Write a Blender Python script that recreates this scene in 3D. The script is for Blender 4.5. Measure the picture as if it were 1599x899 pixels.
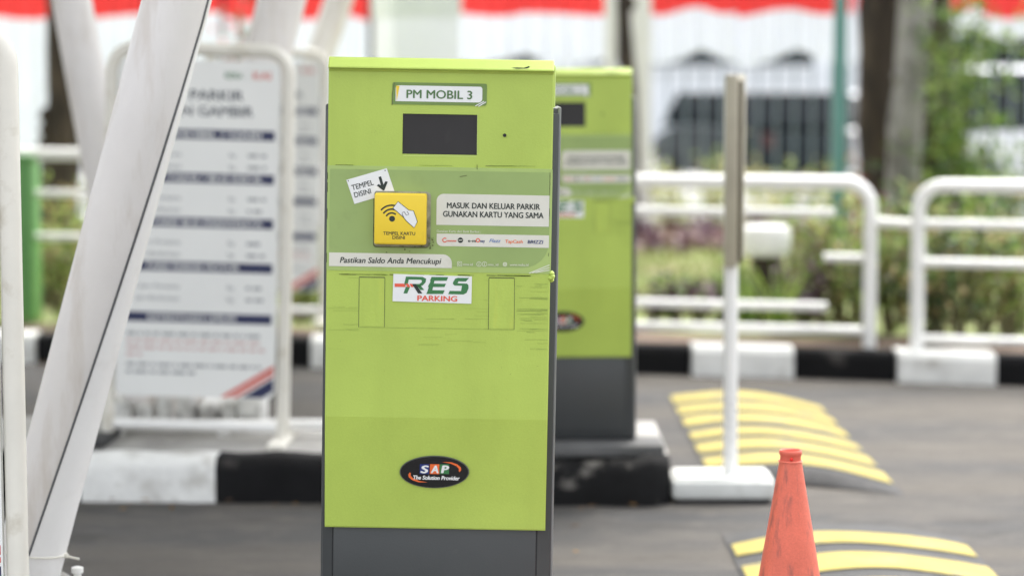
import bpy, bmesh, math, random
from mathutils import Vector, Matrix
R = math.radians
random.seed(7)
for o in list(bpy.data.objects): bpy.data.objects.remove(o)
SC = bpy.context.scene
COL = SC.collection

# ------------------------------------------------------------------ camera, sky, sun, exposure
H, F, TH = 1.415, 3775.0, math.atan((449.0 - 130.0) / 3775.0)
cam_d = bpy.data.cameras.new('camera'); cam = bpy.data.objects.new('camera', cam_d); COL.objects.link(cam)
cam.location = (0, 0, H); cam.rotation_euler = (R(90) - TH, 0, 0)
cam_d.sensor_width = 36; cam_d.lens = 85.0; cam_d.clip_start = .1; cam_d.clip_end = 3000
cam_d.dof.use_dof = True; cam_d.dof.focus_distance = 5.05; cam_d.dof.aperture_fstop = 1.95
cam_d.dof.aperture_blades = 9
SC.camera = cam

SUN_EL, SUN_AZ = 62.0, 18.0        # azimuth the light comes from: clockwise from +Y
w = bpy.data.worlds.new('World'); SC.world = w; w.use_nodes = True
nt = w.node_tree; bg = nt.nodes['Background']
sky = nt.nodes.new('ShaderNodeTexSky'); sky.sky_type = 'NISHITA'; sky.sun_disc = False
sky.sun_elevation = R(SUN_EL); sky.sun_rotation = R(SUN_AZ); sky.dust_density = 4.0; sky.air_density = 1.0
hs = nt.nodes.new('ShaderNodeHueSaturation'); hs.inputs['Saturation'].default_value = .22
nt.links.new(sky.outputs[0], hs.inputs['Color']); nt.links.new(hs.outputs[0], bg.inputs[0])
bg.inputs[1].default_value = .15
sd = bpy.data.lights.new('sun', 'SUN'); sd.energy = 1.1; sd.angle = R(24); sd.color = (1, .96, .9)
sun = bpy.data.objects.new('sun', sd); COL.objects.link(sun)
az, el = R(SUN_AZ), R(SUN_EL)
to_sun = Vector((math.sin(az) * math.cos(el), math.cos(az) * math.cos(el), math.sin(el)))
sun.rotation_euler = (-to_sun).to_track_quat('-Z', 'Y').to_euler()
vs = SC.view_settings; vs.view_transform = 'Standard'; vs.look = 'None'; vs.gamma = 1; vs.use_curve_mapping = False
vs.exposure = 1.93
CAN_X, CAN_Y0, CAN_Y1 = .6, 5.3, 13.6        # edges of the canopy over the lanes (out of the picture)

# ------------------------------------------------------------------ helpers
def ray(px, py):
    u, v = (px - 799.5) / F, (449.0 - py) / F
    return Vector((u, math.cos(TH) + v * math.sin(TH), -math.sin(TH) + v * math.cos(TH)))
def at(px, py, Y):
    d = ray(px, py); t = Y / d.y
    return Vector((d.x * t, Y, H + d.z * t))
def ong(px, py, z=0.0):
    d = ray(px, py); t = (z - H) / d.z
    return Vector((d.x * t, d.y * t, z))

def M(name, col, rough=.55, var=.12, vscale=6, dirt=0, dcol=(.1, .09, .07), dscale=5, dlo=.52, bump=0, bscale=60,
      metal=0, spec=.5, stretch=(1, 1, 1), dstretch=(1, 1, 1), trans=0, fine=0, fscale=200, coat=0):
    m = bpy.data.materials.new(name); m.use_nodes = True
    n, l = m.node_tree.nodes, m.node_tree.links
    b = n['Principled BSDF']
    b.inputs['Roughness'].default_value = rough; b.inputs['Metallic'].default_value = metal
    b.inputs['Specular IOR Level'].default_value = spec; b.inputs['Coat Weight'].default_value = coat
    tc = n.new('ShaderNodeTexCoord')
    def noise(sc, st, det=5):
        mp = n.new('ShaderNodeMapping'); mp.inputs['Scale'].default_value = st
        l.new(tc.outputs['Object'], mp.inputs[0])
        t = n.new('ShaderNodeTexNoise'); t.inputs['Scale'].default_value = sc; t.inputs['Detail'].default_value = det
        t.inputs['Roughness'].default_value = .6
        l.new(mp.outputs[0], t.inputs['Vector']); return t.outputs['Fac']
    def remap(s, a, b_, c, d_):
        r = n.new('ShaderNodeMapRange'); r.inputs[1].default_value = a; r.inputs[2].default_value = b_
        r.inputs[3].default_value = c; r.inputs[4].default_value = d_; l.new(s, r.inputs[0]); return r.outputs[0]
    def mix(f, a, b_):
        x = n.new('ShaderNodeMix'); x.data_type = 'RGBA'
        if hasattr(f, 'links'): l.new(f, x.inputs[0])
        else: x.inputs[0].default_value = f
        for s, v in ((6, a), (7, b_)):
            if hasattr(v, 'links'): l.new(v, x.inputs[s])
            else: x.inputs[s].default_value = (*v, 1)
        return x.outputs[2]
    lo = tuple(c * (1 - var) for c in col); hi = tuple(min(1, c * (1 + var)) for c in col)
    c = mix(remap(noise(vscale, stretch), .3, .7, 0, 1), lo, hi)
    if fine:
        f = remap(noise(fscale, (1, 1, 1), 2), .3, .7, 1 - fine, 1 + fine)
        x = n.new('ShaderNodeVectorMath'); x.operation = 'SCALE'; l.new(c, x.inputs[0]); l.new(f, x.inputs['Scale']); c = x.outputs[0]
    if dirt:
        f = remap(noise(dscale, dstretch, 8), dlo, dlo + .14, 0, dirt)
        c = mix(f, c, dcol)
    l.new(c, b.inputs['Base Color'])
    if bump:
        bp = n.new('ShaderNodeBump'); bp.inputs['Strength'].default_value = bump; bp.inputs['Distance'].default_value = .01
        l.new(noise(bscale, (1, 1, 1), 6), bp.inputs['Height']); l.new(bp.outputs[0], b.inputs['Normal'])
    if trans:
        t = n.new('ShaderNodeBsdfTranslucent'); l.new(c, t.inputs[0])
        ms = n.new('ShaderNodeMixShader'); ms.inputs[0].default_value = trans
        l.new(b.outputs[0], ms.inputs[1]); l.new(t.outputs[0], ms.inputs[2]); l.new(ms.outputs[0], n['Material Output'].inputs[0])
    return m

_txt = {}
def text_geo(body, shear=0, weight=0.0):
    k = (body, shear, weight)
    if k not in _txt:
        cu = bpy.data.curves.new('t', 'FONT'); cu.body = body; cu.shear = shear; cu.offset = weight; cu.resolution_u = 4
        o = bpy.data.objects.new('t', cu); COL.objects.link(o)
        dg = bpy.context.evaluated_depsgraph_get()
        me = bpy.data.meshes.new_from_object(o.evaluated_get(dg))
        v = [(p.co.x, p.co.y) for p in me.vertices]; f = [tuple(p.vertices) for p in me.polygons]
        bpy.data.objects.remove(o); bpy.data.curves.remove(cu); bpy.data.meshes.remove(me)
        x0 = min(p[0] for p in v); x1 = max(p[0] for p in v)
        _txt[k] = ([((p[0] - x0) / (x1 - x0), p[1]) for p in v], f, (x1 - x0))
    return _txt[k]
CAP = max(p[1] for p in text_geo('H')[0])

class MB:
    def __init__(s): s.bm = bmesh.new()
    def poly(s, pts, m=0):
        f = s.bm.faces.new([s.bm.verts.new(p) for p in pts]); f.material_index = m; return f
    def box(s, x0, x1, y0, y1, z0, z1, m=0, bev=0, seg=2, mat=None):
        before = set(s.bm.faces)
        vs_ = [s.bm.verts.new((x, y, z)) for x in (x0, x1) for y in (y0, y1) for z in (z0, z1)]
        for q in ((0, 1, 3, 2), (4, 6, 7, 5), (0, 4, 5, 1), (2, 3, 7, 6), (0, 2, 6, 4), (1, 5, 7, 3)):
            s.bm.faces.new([vs_[i] for i in q])
        if bev:
            es = {e for v in vs_ for e in v.link_edges}
            bmesh.ops.bevel(s.bm, geom=list(es), offset=bev, segments=seg, affect='EDGES', profile=.5)
        new = [f for f in s.bm.faces if f not in before]
        for f in new: f.material_index = m
        if mat is not None: bmesh.ops.transform(s.bm, matrix=mat, verts=list({v for f in new for v in f.verts}))
    def tube(s, pts, r, m=0, seg=16, cap=True):
        pts = [Vector(p) for p in pts]; n = len(pts)
        rr = r if isinstance(r, (list, tuple)) else [r] * n
        ring = []; up = None
        for i, p in enumerate(pts):
            d = (pts[min(i + 1, n - 1)] - pts[max(i - 1, 0)]).normalized()
            if up is None: up = Vector((0, 1, 0)) if abs(d.y) < .9 else Vector((1, 0, 0))
            a = d.cross(up).normalized(); up = a.cross(d).normalized()
            ring.append([s.bm.verts.new(p + rr[i] * (math.cos(2 * math.pi * k / seg) * a + math.sin(2 * math.pi * k / seg) * up)) for k in range(seg)])
        for i in range(n - 1):
            for k in range(seg):
                f = s.bm.faces.new((ring[i][k], ring[i][(k + 1) % seg], ring[i + 1][(k + 1) % seg], ring[i + 1][k])); f.material_index = m
        if cap:
            for q in (ring[0][::-1], ring[-1]):
                f = s.bm.faces.new(q); f.material_index = m
    def lathe(s, prof, c=(0, 0, 0), m=0, seg=40):
        c = Vector(c); ring = []
        for r, z in prof:
            ring.append([s.bm.verts.new(c + Vector((r * math.cos(2 * math.pi * k / seg), r * math.sin(2 * math.pi * k / seg), z))) for k in range(seg)])
        for i in range(len(prof) - 1):
            for k in range(seg):
                f = s.bm.faces.new((ring[i][k], ring[i][(k + 1) % seg], ring[i + 1][(k + 1) % seg], ring[i + 1][k])); f.material_index = m
        for q in (ring[0][::-1], ring[-1]):
            f = s.bm.faces.new(q); f.material_index = m
    def prism(s, out, y0, y1, m=0):                 # outline in (x, z), front at y0
        a = [s.bm.verts.new((x, y0, z)) for x, z in out]; b = [s.bm.verts.new((x, y1, z)) for x, z in out]
        fs = [s.bm.faces.new(a), s.bm.faces.new(b[::-1])]
        for i in range(len(out)):
            j = (i + 1) % len(out); fs.append(s.bm.faces.new((a[j], a[i], b[i], b[j])))
        for f in fs: f.material_index = m
    def xprism(s, prof, x0, x1, m=0):               # outline in (y, z), swept along x
        a = [s.bm.verts.new((x0, y, z)) for y, z in prof]; b = [s.bm.verts.new((x1, y, z)) for y, z in prof]
        fs = [s.bm.faces.new(a), s.bm.faces.new(b[::-1])]
        for i in range(len(prof)):
            j = (i + 1) % len(prof); fs.append(s.bm.faces.new((a[j], a[i], b[i], b[j])))
        for f in fs: f.material_index = m
    def text(s, body, fn, m=0, shear=0, weight=0.0):
        v, f, w0 = text_geo(body, shear, 0.0)
        for k, (ox, oy) in enumerate(((-1, 0), (1, 0), (0, -.6), (0, .6)) if weight else ((0, 0),)):   # bold: printed over itself
            vv = []
            for p in v:
                q = fn(p[0] + ox * weight * 1.6 / w0, p[1] + oy * weight * 1.6)
                vv.append(s.bm.verts.new((q[0], q[1] - .00004 * k, q[2])))
            for q in f:
                try: s.bm.faces.new([vv[i] for i in q]).material_index = m
                except ValueError: pass
    def build(s, name, mats, parent=None, smooth=35, loc=None, recalc=True):
        if recalc: bmesh.ops.recalc_face_normals(s.bm, faces=s.bm.faces)
        me = bpy.data.meshes.new(name); s.bm.to_mesh(me); s.bm.free()
        for m in (mats if isinstance(mats, (list, tuple)) else [mats]): me.materials.append(m)
        if smooth:
            me.shade_smooth(); me.set_sharp_from_angle(angle=R(smooth))
        o = bpy.data.objects.new(name, me); COL.objects.link(o)
        if parent: o.parent = parent
        if loc is not None: o.location = loc
        return o

def tag(o, label, cat, group=None):
    o['label'] = label; o['category'] = cat
    if group: o['group'] = group
    return o
def thing(name, label, cat, loc=(0, 0, 0), rot=(0, 0, 0), group=None):
    o = bpy.data.objects.new(name, None); COL.objects.link(o); o.location = loc; o.rotation_euler = rot
    return tag(o, label, cat, group)
def struct(o, kind='structure'): o['kind'] = kind; return o
def copy_tree(o, parent=None):
    c = o.copy(); COL.objects.link(c)
    if parent: c.parent = parent
    for ch in list(o.children): copy_tree(ch, c)
    return c
def arc(cx, cz, r, a0, a1, n=8):
    return [(cx + r * math.cos(R(a0 + (a1 - a0) * i / n)), cz + r * math.sin(R(a0 + (a1 - a0) * i / n))) for i in range(n + 1)]
def rrect(x0, z0, x1, z1, r):                       # radii: bl, br, tr, tl
    if not isinstance(r, (list, tuple)): r = [r] * 4
    out = []
    for (cx, cz, a), q in zip(((x0, z0, 180), (x1, z0, 270), (x1, z1, 0), (x0, z1, 90)), r):
        if q <= 0: out.append((cx, cz)); continue
        ox = cx + (q if cx == x0 else -q); oz = cz + (q if cz == z0 else -q)
        out += arc(ox, oz, q, a, a + 90, 6)
    return out

# ------------------------------------------------------------------ materials
def asphalt_material():
    m = bpy.data.materials.new('asphalt'); m.use_nodes = True
    n, l = m.node_tree.nodes, m.node_tree.links; b = n['Principled BSDF']
    b.inputs['Roughness'].default_value = .9; b.inputs['Specular IOR Level'].default_value = .22
    tc = n.new('ShaderNodeTexCoord')
    def nz(scale, st, det, rough=.62):
        mp = n.new('ShaderNodeMapping'); mp.inputs['Scale'].default_value = st; l.new(tc.outputs['Object'], mp.inputs[0])
        t = n.new('ShaderNodeTexNoise'); t.inputs['Scale'].default_value = scale; t.inputs['Detail'].default_value = det; t.inputs['Roughness'].default_value = rough
        l.new(mp.outputs[0], t.inputs[0]); return t.outputs['Fac']
    def rm(s_, a, c, d_, e):
        q = n.new('ShaderNodeMapRange'); l.new(s_, q.inputs[0])
        for k, v in enumerate((a, c, d_, e)): q.inputs[k + 1].default_value = v
        return q.outputs[0]
    def mx(f, a, c):
        q = n.new('ShaderNodeMix'); q.data_type = 'RGBA'; l.new(f, q.inputs[0])
        for k, v in ((6, a), (7, c)):
            if hasattr(v, 'links'): l.new(v, q.inputs[k])
            else: q.inputs[k].default_value = (*v, 1)
        return q.outputs[2]
    c = mx(rm(nz(1.5, (.12, 1.0, 1), 4), .42, .58, 0, 1), (.07, .069, .069), (.098, .089, .079))      # tyre paths along the lanes
    c = mx(rm(nz(2.6, (.6, 1.3, 1), 8, .7), .5, .68, 0, .8), c, (.12, .109, .097))                        # dust
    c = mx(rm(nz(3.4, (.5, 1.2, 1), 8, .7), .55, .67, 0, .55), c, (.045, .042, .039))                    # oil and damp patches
    c = mx(rm(nz(8, (.7, 1, 1), 8, .72), .52, .68, 0, .55), c, (.15, .135, .118))                          # gravelly grit
    v = n.new('ShaderNodeVectorMath'); v.operation = 'SCALE'; l.new(c, v.inputs[0]); l.new(rm(nz(240, (1, 1, 1), 2), .3, .7, .6, 1.4), v.inputs['Scale'])
    l.new(v.outputs[0], b.inputs['Base Color'])
    bp = n.new('ShaderNodeBump'); bp.inputs['Strength'].default_value = .6; bp.inputs['Distance'].default_value = .012
    l.new(nz(110, (1, 1, 1), 6), bp.inputs['Height']); l.new(bp.outputs[0], b.inputs['Normal'])
    return m
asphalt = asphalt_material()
concrete = M('concrete', (.34, .33, .31), .85, .2, 5, .5, (.14, .13, .12), 4, .55, bump=.4, bscale=60, fine=.15)
kerb_white = M('kerb_white', (.76, .76, .73), .7, .12, 7, .7, (.36, .34, .3), 6, .54, bump=.5, bscale=40)
kerb_black = M('kerb_black', (.007, .007, .0075), .75, .3, 6, .6, (.12, .11, .1), 5, .66, bump=.6, bscale=35, spec=.15)
kerb_black_worn = M('kerb_black_worn', (.008, .008, .008), .75, .3, 6, .85, (.3, .28, .25), 6, .57, bump=.8, bscale=22, spec=.15)
soil = M('soil', (.13, .09, .065), .95, .3, 6, .5, (.05, .04, .03), 8, .5, bump=.6, bscale=40)
lawn_m = M('lawn', (.25, .29, .11), .95, .3, 1.2, .8, (.34, .24, .16), .9, .52, bump=.5, bscale=30, dstretch=(.4, 1, 1))
grass_m = M('grass', (.24, .29, .085), .7, .4, 3, trans=.25)
white_paint = M('white_paint', (.8, .795, .77), .35, .05, 5, .3, (.42, .38, .3), 9, .6, bump=.03, bscale=90)
cream_paint = M('cream_paint', (.72, .695, .62), .38, .06, 6, .5, (.4, .35, .25), 9, .58, bump=.04, bscale=60)
column_paint = M('column_paint', (.69, .66, .64), .42, .06, 3, .5, (.5, .44, .38), 4, .5, bump=.06, bscale=220, dstretch=(3, 3, .6))
column_shell = M('column_shell', (.77, .76, .75), .42, .04, 3, .25, (.48, .44, .4), 5, .55, bump=.06, bscale=220)
seam_m = M('seam', (.09, .095, .1), .6)
lime = M('lime_paint', (.405, .525, .097), .4, .06, 4, .5, (.35, .45, .08), 2.6, .48, bump=.06, bscale=160, spec=.4, dstretch=(1.6, 1, .5), fine=.05, fscale=500)
lime_light = M('lime_paint_bright', (.405, .525, .088), .48, .06, 14, .55, (.47, .535, .08), 11, .55, bump=.1, bscale=120, stretch=(3, 1, .6), dstretch=(3, 1, .7))
grey_paint = M('grey_paint', (.047, .051, .052), .4, .06, 4, .25, (.075, .075, .07), 30, .64, bump=.05, bscale=220)
highlight_grey = M('highlight_grey', (.2, .205, .205), .4, .1, 9)
groove = M('groove', (.015, .015, .016), .7)
screen_m = M('screen', (.016, .016, .019), .16, .1, 8, .35, (.035, .034, .033), 18, .6)
stk_pale = M('sticker_pale_green', (.355, .47, .145), .45, .07, 6, .4, (.22, .28, .09), 9, .58)
stk_green = M('sticker_green', (.275, .375, .122), .45, .08, 5, .45, (.19, .24, .085), 7, .56)
stk_white = M('sticker_white', (.64, .63, .55), .45, .05, 7, .35, (.4, .38, .3), 10, .6)
stk_clean = M('sticker_clean_white', (.74, .75, .74), .4, .03, 7, .2, (.5, .5, .46), 8, .62)
name_green = M('name_green', (.15, .24, .06), .45, .1, 6)
ink = M('black_ink', (.012, .022, .018), .5, .1)
ink_green = M('green_ink', (.07, .16, .05), .5, .1)
ink_pale = M('pale_ink', (.6, .63, .48), .5, .1)
logo_green = M('logo_green', (.035, .17, .055), .45, .08)
logo_red = M('logo_red', (.72, .1, .055), .45, .08)
logo_navy = M('logo_navy', (.012, .03, .16), .45, .08)
logo_orange = M('logo_orange', (.75, .14, .03), .4, .08)
logo_grey = M('logo_grey', (.16, .17, .2), .5, .1)
logo_blue = M('logo_blue', (.12, .2, .45), .5, .1)
badge_black = M('badge_black', (.01, .01, .011), .18, .2, 8, coat=.5)
yellow_p = M('reader_yellow', (.78, .56, .035), .4, .05, 6, .3, (.55, .38, .04), 9, .58, spec=.4)
grime = M('grime', (.11, .13, .045), .8, .4, 30)
scratch_m = M('scratch', (.25, .33, .068), .7, .3, 20)
cone_m = M('cone_orange', (.67, .14, .084), .5, .14, 9, .85, (.3, .085, .065), 13, .54, bump=.15, bscale=60, dstretch=(4, 4, .8), fine=.08, fscale=300)
cone_lip = M('cone_orange_clean', (.66, .12, .075), .5, .12, 20, .4, (.3, .08, .05), 20, .55)
rubber = M('black_rubber', (.032, .032, .033), .8, .2, 10, .3, (.12, .11, .1), 12, .55, bump=.3, bscale=90)
road_yellow = M('road_yellow', (.34, .275, .05), .75, .16, 6, .85, (.16, .145, .08), 7, .55, bump=.3, bscale=90)
board_white = M('board_white', (.78, .785, .76), .4, .03, 3, .15, (.45, .45, .42), 5, .6)
board_navy = M('board_navy', (.022, .028, .085), .4, .08)
board_grey = M('board_grey', (.3, .31, .32), .5, .08)
board_mid = M('board_mid', (.09, .1, .12), .5, .08)
board_red = M('board_red', (.62, .12, .09), .45, .08)
pale_red = M('pale_red', (.6, .43, .41), .5, .08)
beige_metal = M('beige_metal', (.36, .33, .25), .5, .1, 6, .4, (.24, .2, .13), 7, .55)
brown_edge = M('brown_edge', (.1, .085, .052), .6, .15, 6)
galv = M('galvanised', (.36, .36, .36), .45, .12, 8, metal=.3)
bark_dark = M('bark_dark', (.05, .036, .027), .95, .6, 7, .8, (.012, .009, .008), 9, .48, bump=1, bscale=16, stretch=(1, 1, .35), dstretch=(1, 1, .3))
bark_grey = M('bark_grey', (.25, .235, .23), .95, .4, 6, .7, (.075, .066, .062), 7, .5, bump=.8, bscale=20, stretch=(1, 1, .5))
teal = M('teal_paint', (.075, .2, .19), .45, .15, 3)
fence_paint = M('fence_paint', (.2, .25, .29), .5, .1, 3)
wall_white = M('wall_white', (.8, .83, .86), .7, .04, 2, .2, (.55, .55, .52), 2, .6)
flag_red = M('flag_red', (.7, .04, .04), .7, .08, 3, trans=.2)
flag_white = M('flag_white', (.73, .755, .84), .7, .03, 3, trans=.15)
box_green = M('box_green', (.1, .27, .07), .5, .12, 3)
car_dark = M('car_dark', (.009, .015, .018), .4, .1, 3, spec=.25)
car_white = M('car_white', (.78, .79, .8), .3, .03, 3, coat=.4)
glass_dark = M('glass_dark', (.01, .014, .017), .12, .1, 3, spec=.25)
tyre_m = M('tyre', (.02, .02, .02), .8)
rim_m = M('rim', (.4, .41, .42), .35, metal=.8)
lamp_red = M('lamp_red', (.045, .006, .006), .35)
lamp_clear = M('lamp_clear', (.7, .72, .74), .15)
leaf_mats = {
    'green': M('leaf_green', (.1, .18, .035), .5, .4, 5, trans=.3),
    'light': M('leaf_light', (.26, .36, .075), .5, .4, 5, trans=.3),
    'yellow': M('leaf_yellow', (.55, .53, .24), .5, .3, 5, trans=.3),
    'dark': M('leaf_dark', (.035, .07, .025), .5, .4, 5, trans=.25),
    'purple': M('leaf_purple', (.105, .045, .085), .5, .4, 6, trans=.25),
    'blue': M('leaf_blue', (.1, .16, .1), .5, .3, 5, trans=.25),
    'dry': M('leaf_dry', (.34, .27, .12), .7, .35, 6, trans=.25),
    'violet': M('flower_violet', (.3, .16, .6), .5, .2, 5, trans=.3),
    'red': M('flower_red', (.55, .08, .1), .5, .2, 5, trans=.3),
}
stem_m = M('stem', (.11, .09, .045), .8, .3)

# ------------------------------------------------------------------ ground, road, islands, kerbs
def sheet(name, pts, z, m, kind='structure'):
    b = MB(); b.poly([(x, y, z) for x, y in pts]); return struct(b.build(name, m), kind)
sheet('ground', [(-600, -200), (600, -200), (600, 1200), (-600, 1200)], -.16, M('far_ground', (.2, .19, .17), .9, .2, .05))
KL = [(-9, 13.0), (-4, 12.4), (-2.4, 12.22), (-1.05, 12.05), (.62, 11.76), (1.36, 11.58), (2.27, 11.31), (3.5, 10.9), (7, 9.6)]
def kerb_y(x):
    for (a, b), (c, d) in zip(KL, KL[1:]):
        if x <= c or (c, d) == KL[-1]: return b + (d - b) * (x - a) / (c - a)
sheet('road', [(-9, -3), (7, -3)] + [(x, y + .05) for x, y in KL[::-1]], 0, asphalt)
# planted verge behind the far kerb
g = MB(); XS = [-9 + i * .5 for i in range(33)]
rows = []
for k, (off, z) in enumerate(((.14, .12), (.6, .15), (2.5, .12), (6, .08), (11.2, .03), (13.5, -.05))):
    rows.append([g.bm.verts.new((x, (kerb_y(x) + off) if k < 3 else 12 + off, z + .02 * math.sin(x * 3 + k))) for x in XS])
for k in range(5):
    for i in range(32):
        f = g.bm.faces.new((rows[k][i], rows[k][i + 1], rows[k + 1][i + 1], rows[k + 1][i])); f.material_index = 0 if k < 1 else 1
struct(g.build('verge', [soil, lawn_m]))
sheet('street', [(-60, 25.5), (60, 25.5), (60, 50), (-60, 50)], -.12, M('street_asphalt', (.3, .3, .3), .8, .1, .6, bump=.2))

def resample(line, marks):      # points of a polyline at given x values
    return [(x, kerb_y(x)) for x in marks]
bounds = [-6.65 + .47 * i for i in range(0, 16)] + [.40 + .0, .873, 1.36, 1.832, 2.28, 2.75, 3.2, 3.65, 4.1]
bounds = sorted(set(round(b, 3) for b in bounds if b < .3)) + [.40, .873, 1.36, 1.832, 2.28, 2.75, 3.2, 3.65, 4.1]
k = MB()
nb = len(bounds)
iw = bounds.index(.873)         # block starting here is white
for i in range(nb - 1):
    x0, x1 = bounds[i] + .004, bounds[i + 1] - .004
    white = (i - iw) % 2 == 0
    dep = .15
    yy0, yy1 = kerb_y(x0), kerb_y(x1)
    pr = [(0, -.05), (-.004, .11), (.012, .138), (dep, .142), (dep, -.05)]
    if white: pr = [(-.022, -.05), (-.024, .118), (-.006, .146), (dep, .15), (dep, -.05)]
    A = [k.bm.verts.new((x0, yy0 + a, z)) for a, z in pr]; B = [k.bm.verts.new((x1, yy1 + a, z)) for a, z in pr]
    fs = [k.bm.faces.new(A), k.bm.faces.new(B[::-1])] + [k.bm.faces.new((A[(j + 1) % 5], A[j], B[j], B[(j + 1) % 5])) for j in range(5)]
    for f in fs: f.material_index = 0 if white else 1
struct(k.build('kerb', [kerb_white, kerb_black], smooth=0))

def island(name, x0, x1, y0l, y0r, depth, top, blocks, end_round=False):
    b = MB()
    def fy(x): return y0l + (y0r - y0l) * (x - x0) / (x1 - x0)
    for (a, c, m, bump_) in blocks:
        n = max(2, int((c - a) / .06)); pa = []
        for i in range(n + 1):
            x = a + (c - a) * i / n; yf = fy(x); q = .004 * math.sin(37 * x) + .003 * math.sin(91 * x)
            zt = top + .004 * math.sin(23 * x + 1)
            if bump_: zt += .012 * math.sin(17 * x) + .008 * math.sin(43 * x); q += .008 * math.sin(29 * x)
            e = .0
            if end_round and c >= x1 - .001: e = max(0, (x - (x1 - .1)) / .1) ** 2 * .06
            pa.append([b.bm.verts.new(p) for p in ((x, yf + q + e, -.05), (x, yf - .002 + q + e, zt - .035), (x, yf + .03 + q + e, zt), (x, yf + .16, zt + .002), (x, yf + depth, top), (x, yf + depth, -.05))])
        for i in range(n):
            for j in range(5):
                f = b.bm.faces.new((pa[i][j], pa[i + 1][j], pa[i + 1][j + 1], pa[i][j + 1])); f.material_index = m if j < 3 else 3
        for q in (pa[0], pa[-1][::-1]):
            f = b.bm.faces.new(q); f.material_index = m
    return struct(b.build(name, [kerb_white, kerb_black, kerb_black_worn, concrete], smooth=50))
xa = at(130, 783, 8.18).x - .01
XB = at(340, 783, 8.17).x
blocks = [(XB - .46 * 5, XB - .46 * 4, 0, 0), (XB - .46 * 4, XB - .46 * 3, 1, 0), (XB - .46 * 3, XB - .46 * 2, 0, 0), (XB - .46 * 2, XB - .46, 1, 0), (XB - .46, XB, 0, 0), (XB, XB + .46, 1, 0), (XB + .46, XB + .92, 0, 0), (XB + .92, .535, 2, 1)]
island('pavement', XB - 2.3, .535, 8.22, 8.03, 1.0, .15, blocks, True)
island('pavement', -3.0, .281, 4.62, 4.5, 1.4, .15, [(-3 + .4687 * i, -3 + .4687 * (i + 1), i % 2, 0) for i in range(7)])

# ------------------------------------------------------------------ parking machine
MT = R(1.0); MY = 5.0
base = at(671, 1060, MY); base.z = .195
def ml(px, py, Y=MY):           # photo pixel on the panel -> panel coordinates
    p = at(px, py, Y); dx, dz = p.x - base.x, p.z - base.z
    return (dx * math.cos(MT) - dz * math.sin(MT), dx * math.sin(MT) + dz * math.cos(MT))
HW = .2335
xL, zt = ml(513, 88); xR, _ = ml(866, 95)
CX = (xL + xR) / 2; HW = (xR - xL) / 2 - .0005
def X(px, py=300): return ml(px, py)[0]
def Z(py, px=690): return ml(px, py)[1]
mach = thing('parking_machine', 'nearest lime green parking terminal with a yellow card reader, standing between column and cone', 'parking machine', base, (0, MT, 0), 'lime green parking terminals')
# housing
hb = MB(); wz = Z(165)
hb.box(CX - HW - .0095, CX + HW + .0165, .05, .36, 0, wz, 0, .005, 3)
hb.box(CX - HW - .006, CX + HW + .013, .044, .07, .012, wz - .012, 0, .003)
hb.build('housing', [grey_paint], mach)
gx0, gx1 = X(517, 860), X(838, 865)
d = MB(); d.box(gx0 + .0015, gx1 - .0015, .0405, .065, .03, Z(800), 0, .0015); d.build('service_door', [grey_paint], mach)
d = MB(); d.box(gx0 - .0012, gx1 + .0012, .0432, .06, .027, Z(799), 0); d.build('door_gap', [groove], mach)
d = MB(); d.box(CX - HW - .004, CX + HW + .0045, .06, .34, Z(330), zt - .008, 0, .006, 3); d.build('inner_cover', [lime], mach)
# front panel with the screen cut-out
sx0, sz1 = ml(629, 177); sx1, sz0 = ml(745, 242)
zk, zb = Z(652), Z(829)
prof = [(.33, zt - .006), (.32, zt), (.016, zt), (.008, zt - .0025), (-.0125, Z(106)), (-.0135, Z(108)), (-.004, Z(110.5)), (0, Z(114)), (0, sz1), (0, sz0), (0, Z(560)), (0, zk), (.031, zb + .003), (.033, zb), (.06, zb), (.06, zb + .012), (.3, zb + .012)]
cols = [CX - HW, CX - HW + .0025, sx0, sx1, CX + HW - .0025, CX + HW]
p = MB(); grid = []
for i, x in enumerate(cols):
    e = .0025 if i in (0, len(cols) - 1) else 0
    grid.append([p.bm.verts.new((x, y + (e if y < .02 else 0), z)) for y, z in prof])
for i in range(len(cols) - 1):
    for j in range(len(prof) - 1):
        if i == 2 and j == 8: continue
        p.bm.faces.new((grid[i][j], grid[i + 1][j], grid[i + 1][j + 1], grid[i][j + 1]))
p.bm.faces.new(grid[0]); p.bm.faces.new(grid[-1][::-1])
A = [(sx0, sz0), (sx1, sz0), (sx1, sz1), (sx0, sz1)]
for a, b in zip(A, A[1:] + A[:1]):
    p.poly([(a[0], 0, a[1]), (b[0], 0, b[1]), (b[0], .006, b[1]), (a[0], .006, a[1])])
bmesh.ops.remove_doubles(p.bm, verts=p.bm.verts, dist=1e-5)
p.build('front_panel', [lime], mach, smooth=2.5)
e = MB(); e.box(CX + HW + .0105, CX + HW + .0172, .0485, .34, .004, wz + .0006, 0, .0012); e.build('edge_highlight', [highlight_grey], mach)  # added strip, painted paler to imitate the highlight along the fin's right bevel
s = MB(); s.box(sx0 - .004, sx1 + .004, .0052, .02, sz0 - .004, sz1 + .004); s.build('screen', [screen_m], mach)
# keyhole
h = MB(); hx, hz = ml(788, 211)
h.prism([(hx + .0055 * math.cos(a), hz + .0055 * math.sin(a)) for a in [R(20 * i) for i in range(18)]], -.001, .004, 0)
h.prism([(hx + .0038 * math.cos(a), hz + .0038 * math.sin(a)) for a in [R(20 * i) for i in range(18)]], -.0016, .004, 1)
h.build('key_hole', [lime, groove], mach)

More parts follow.
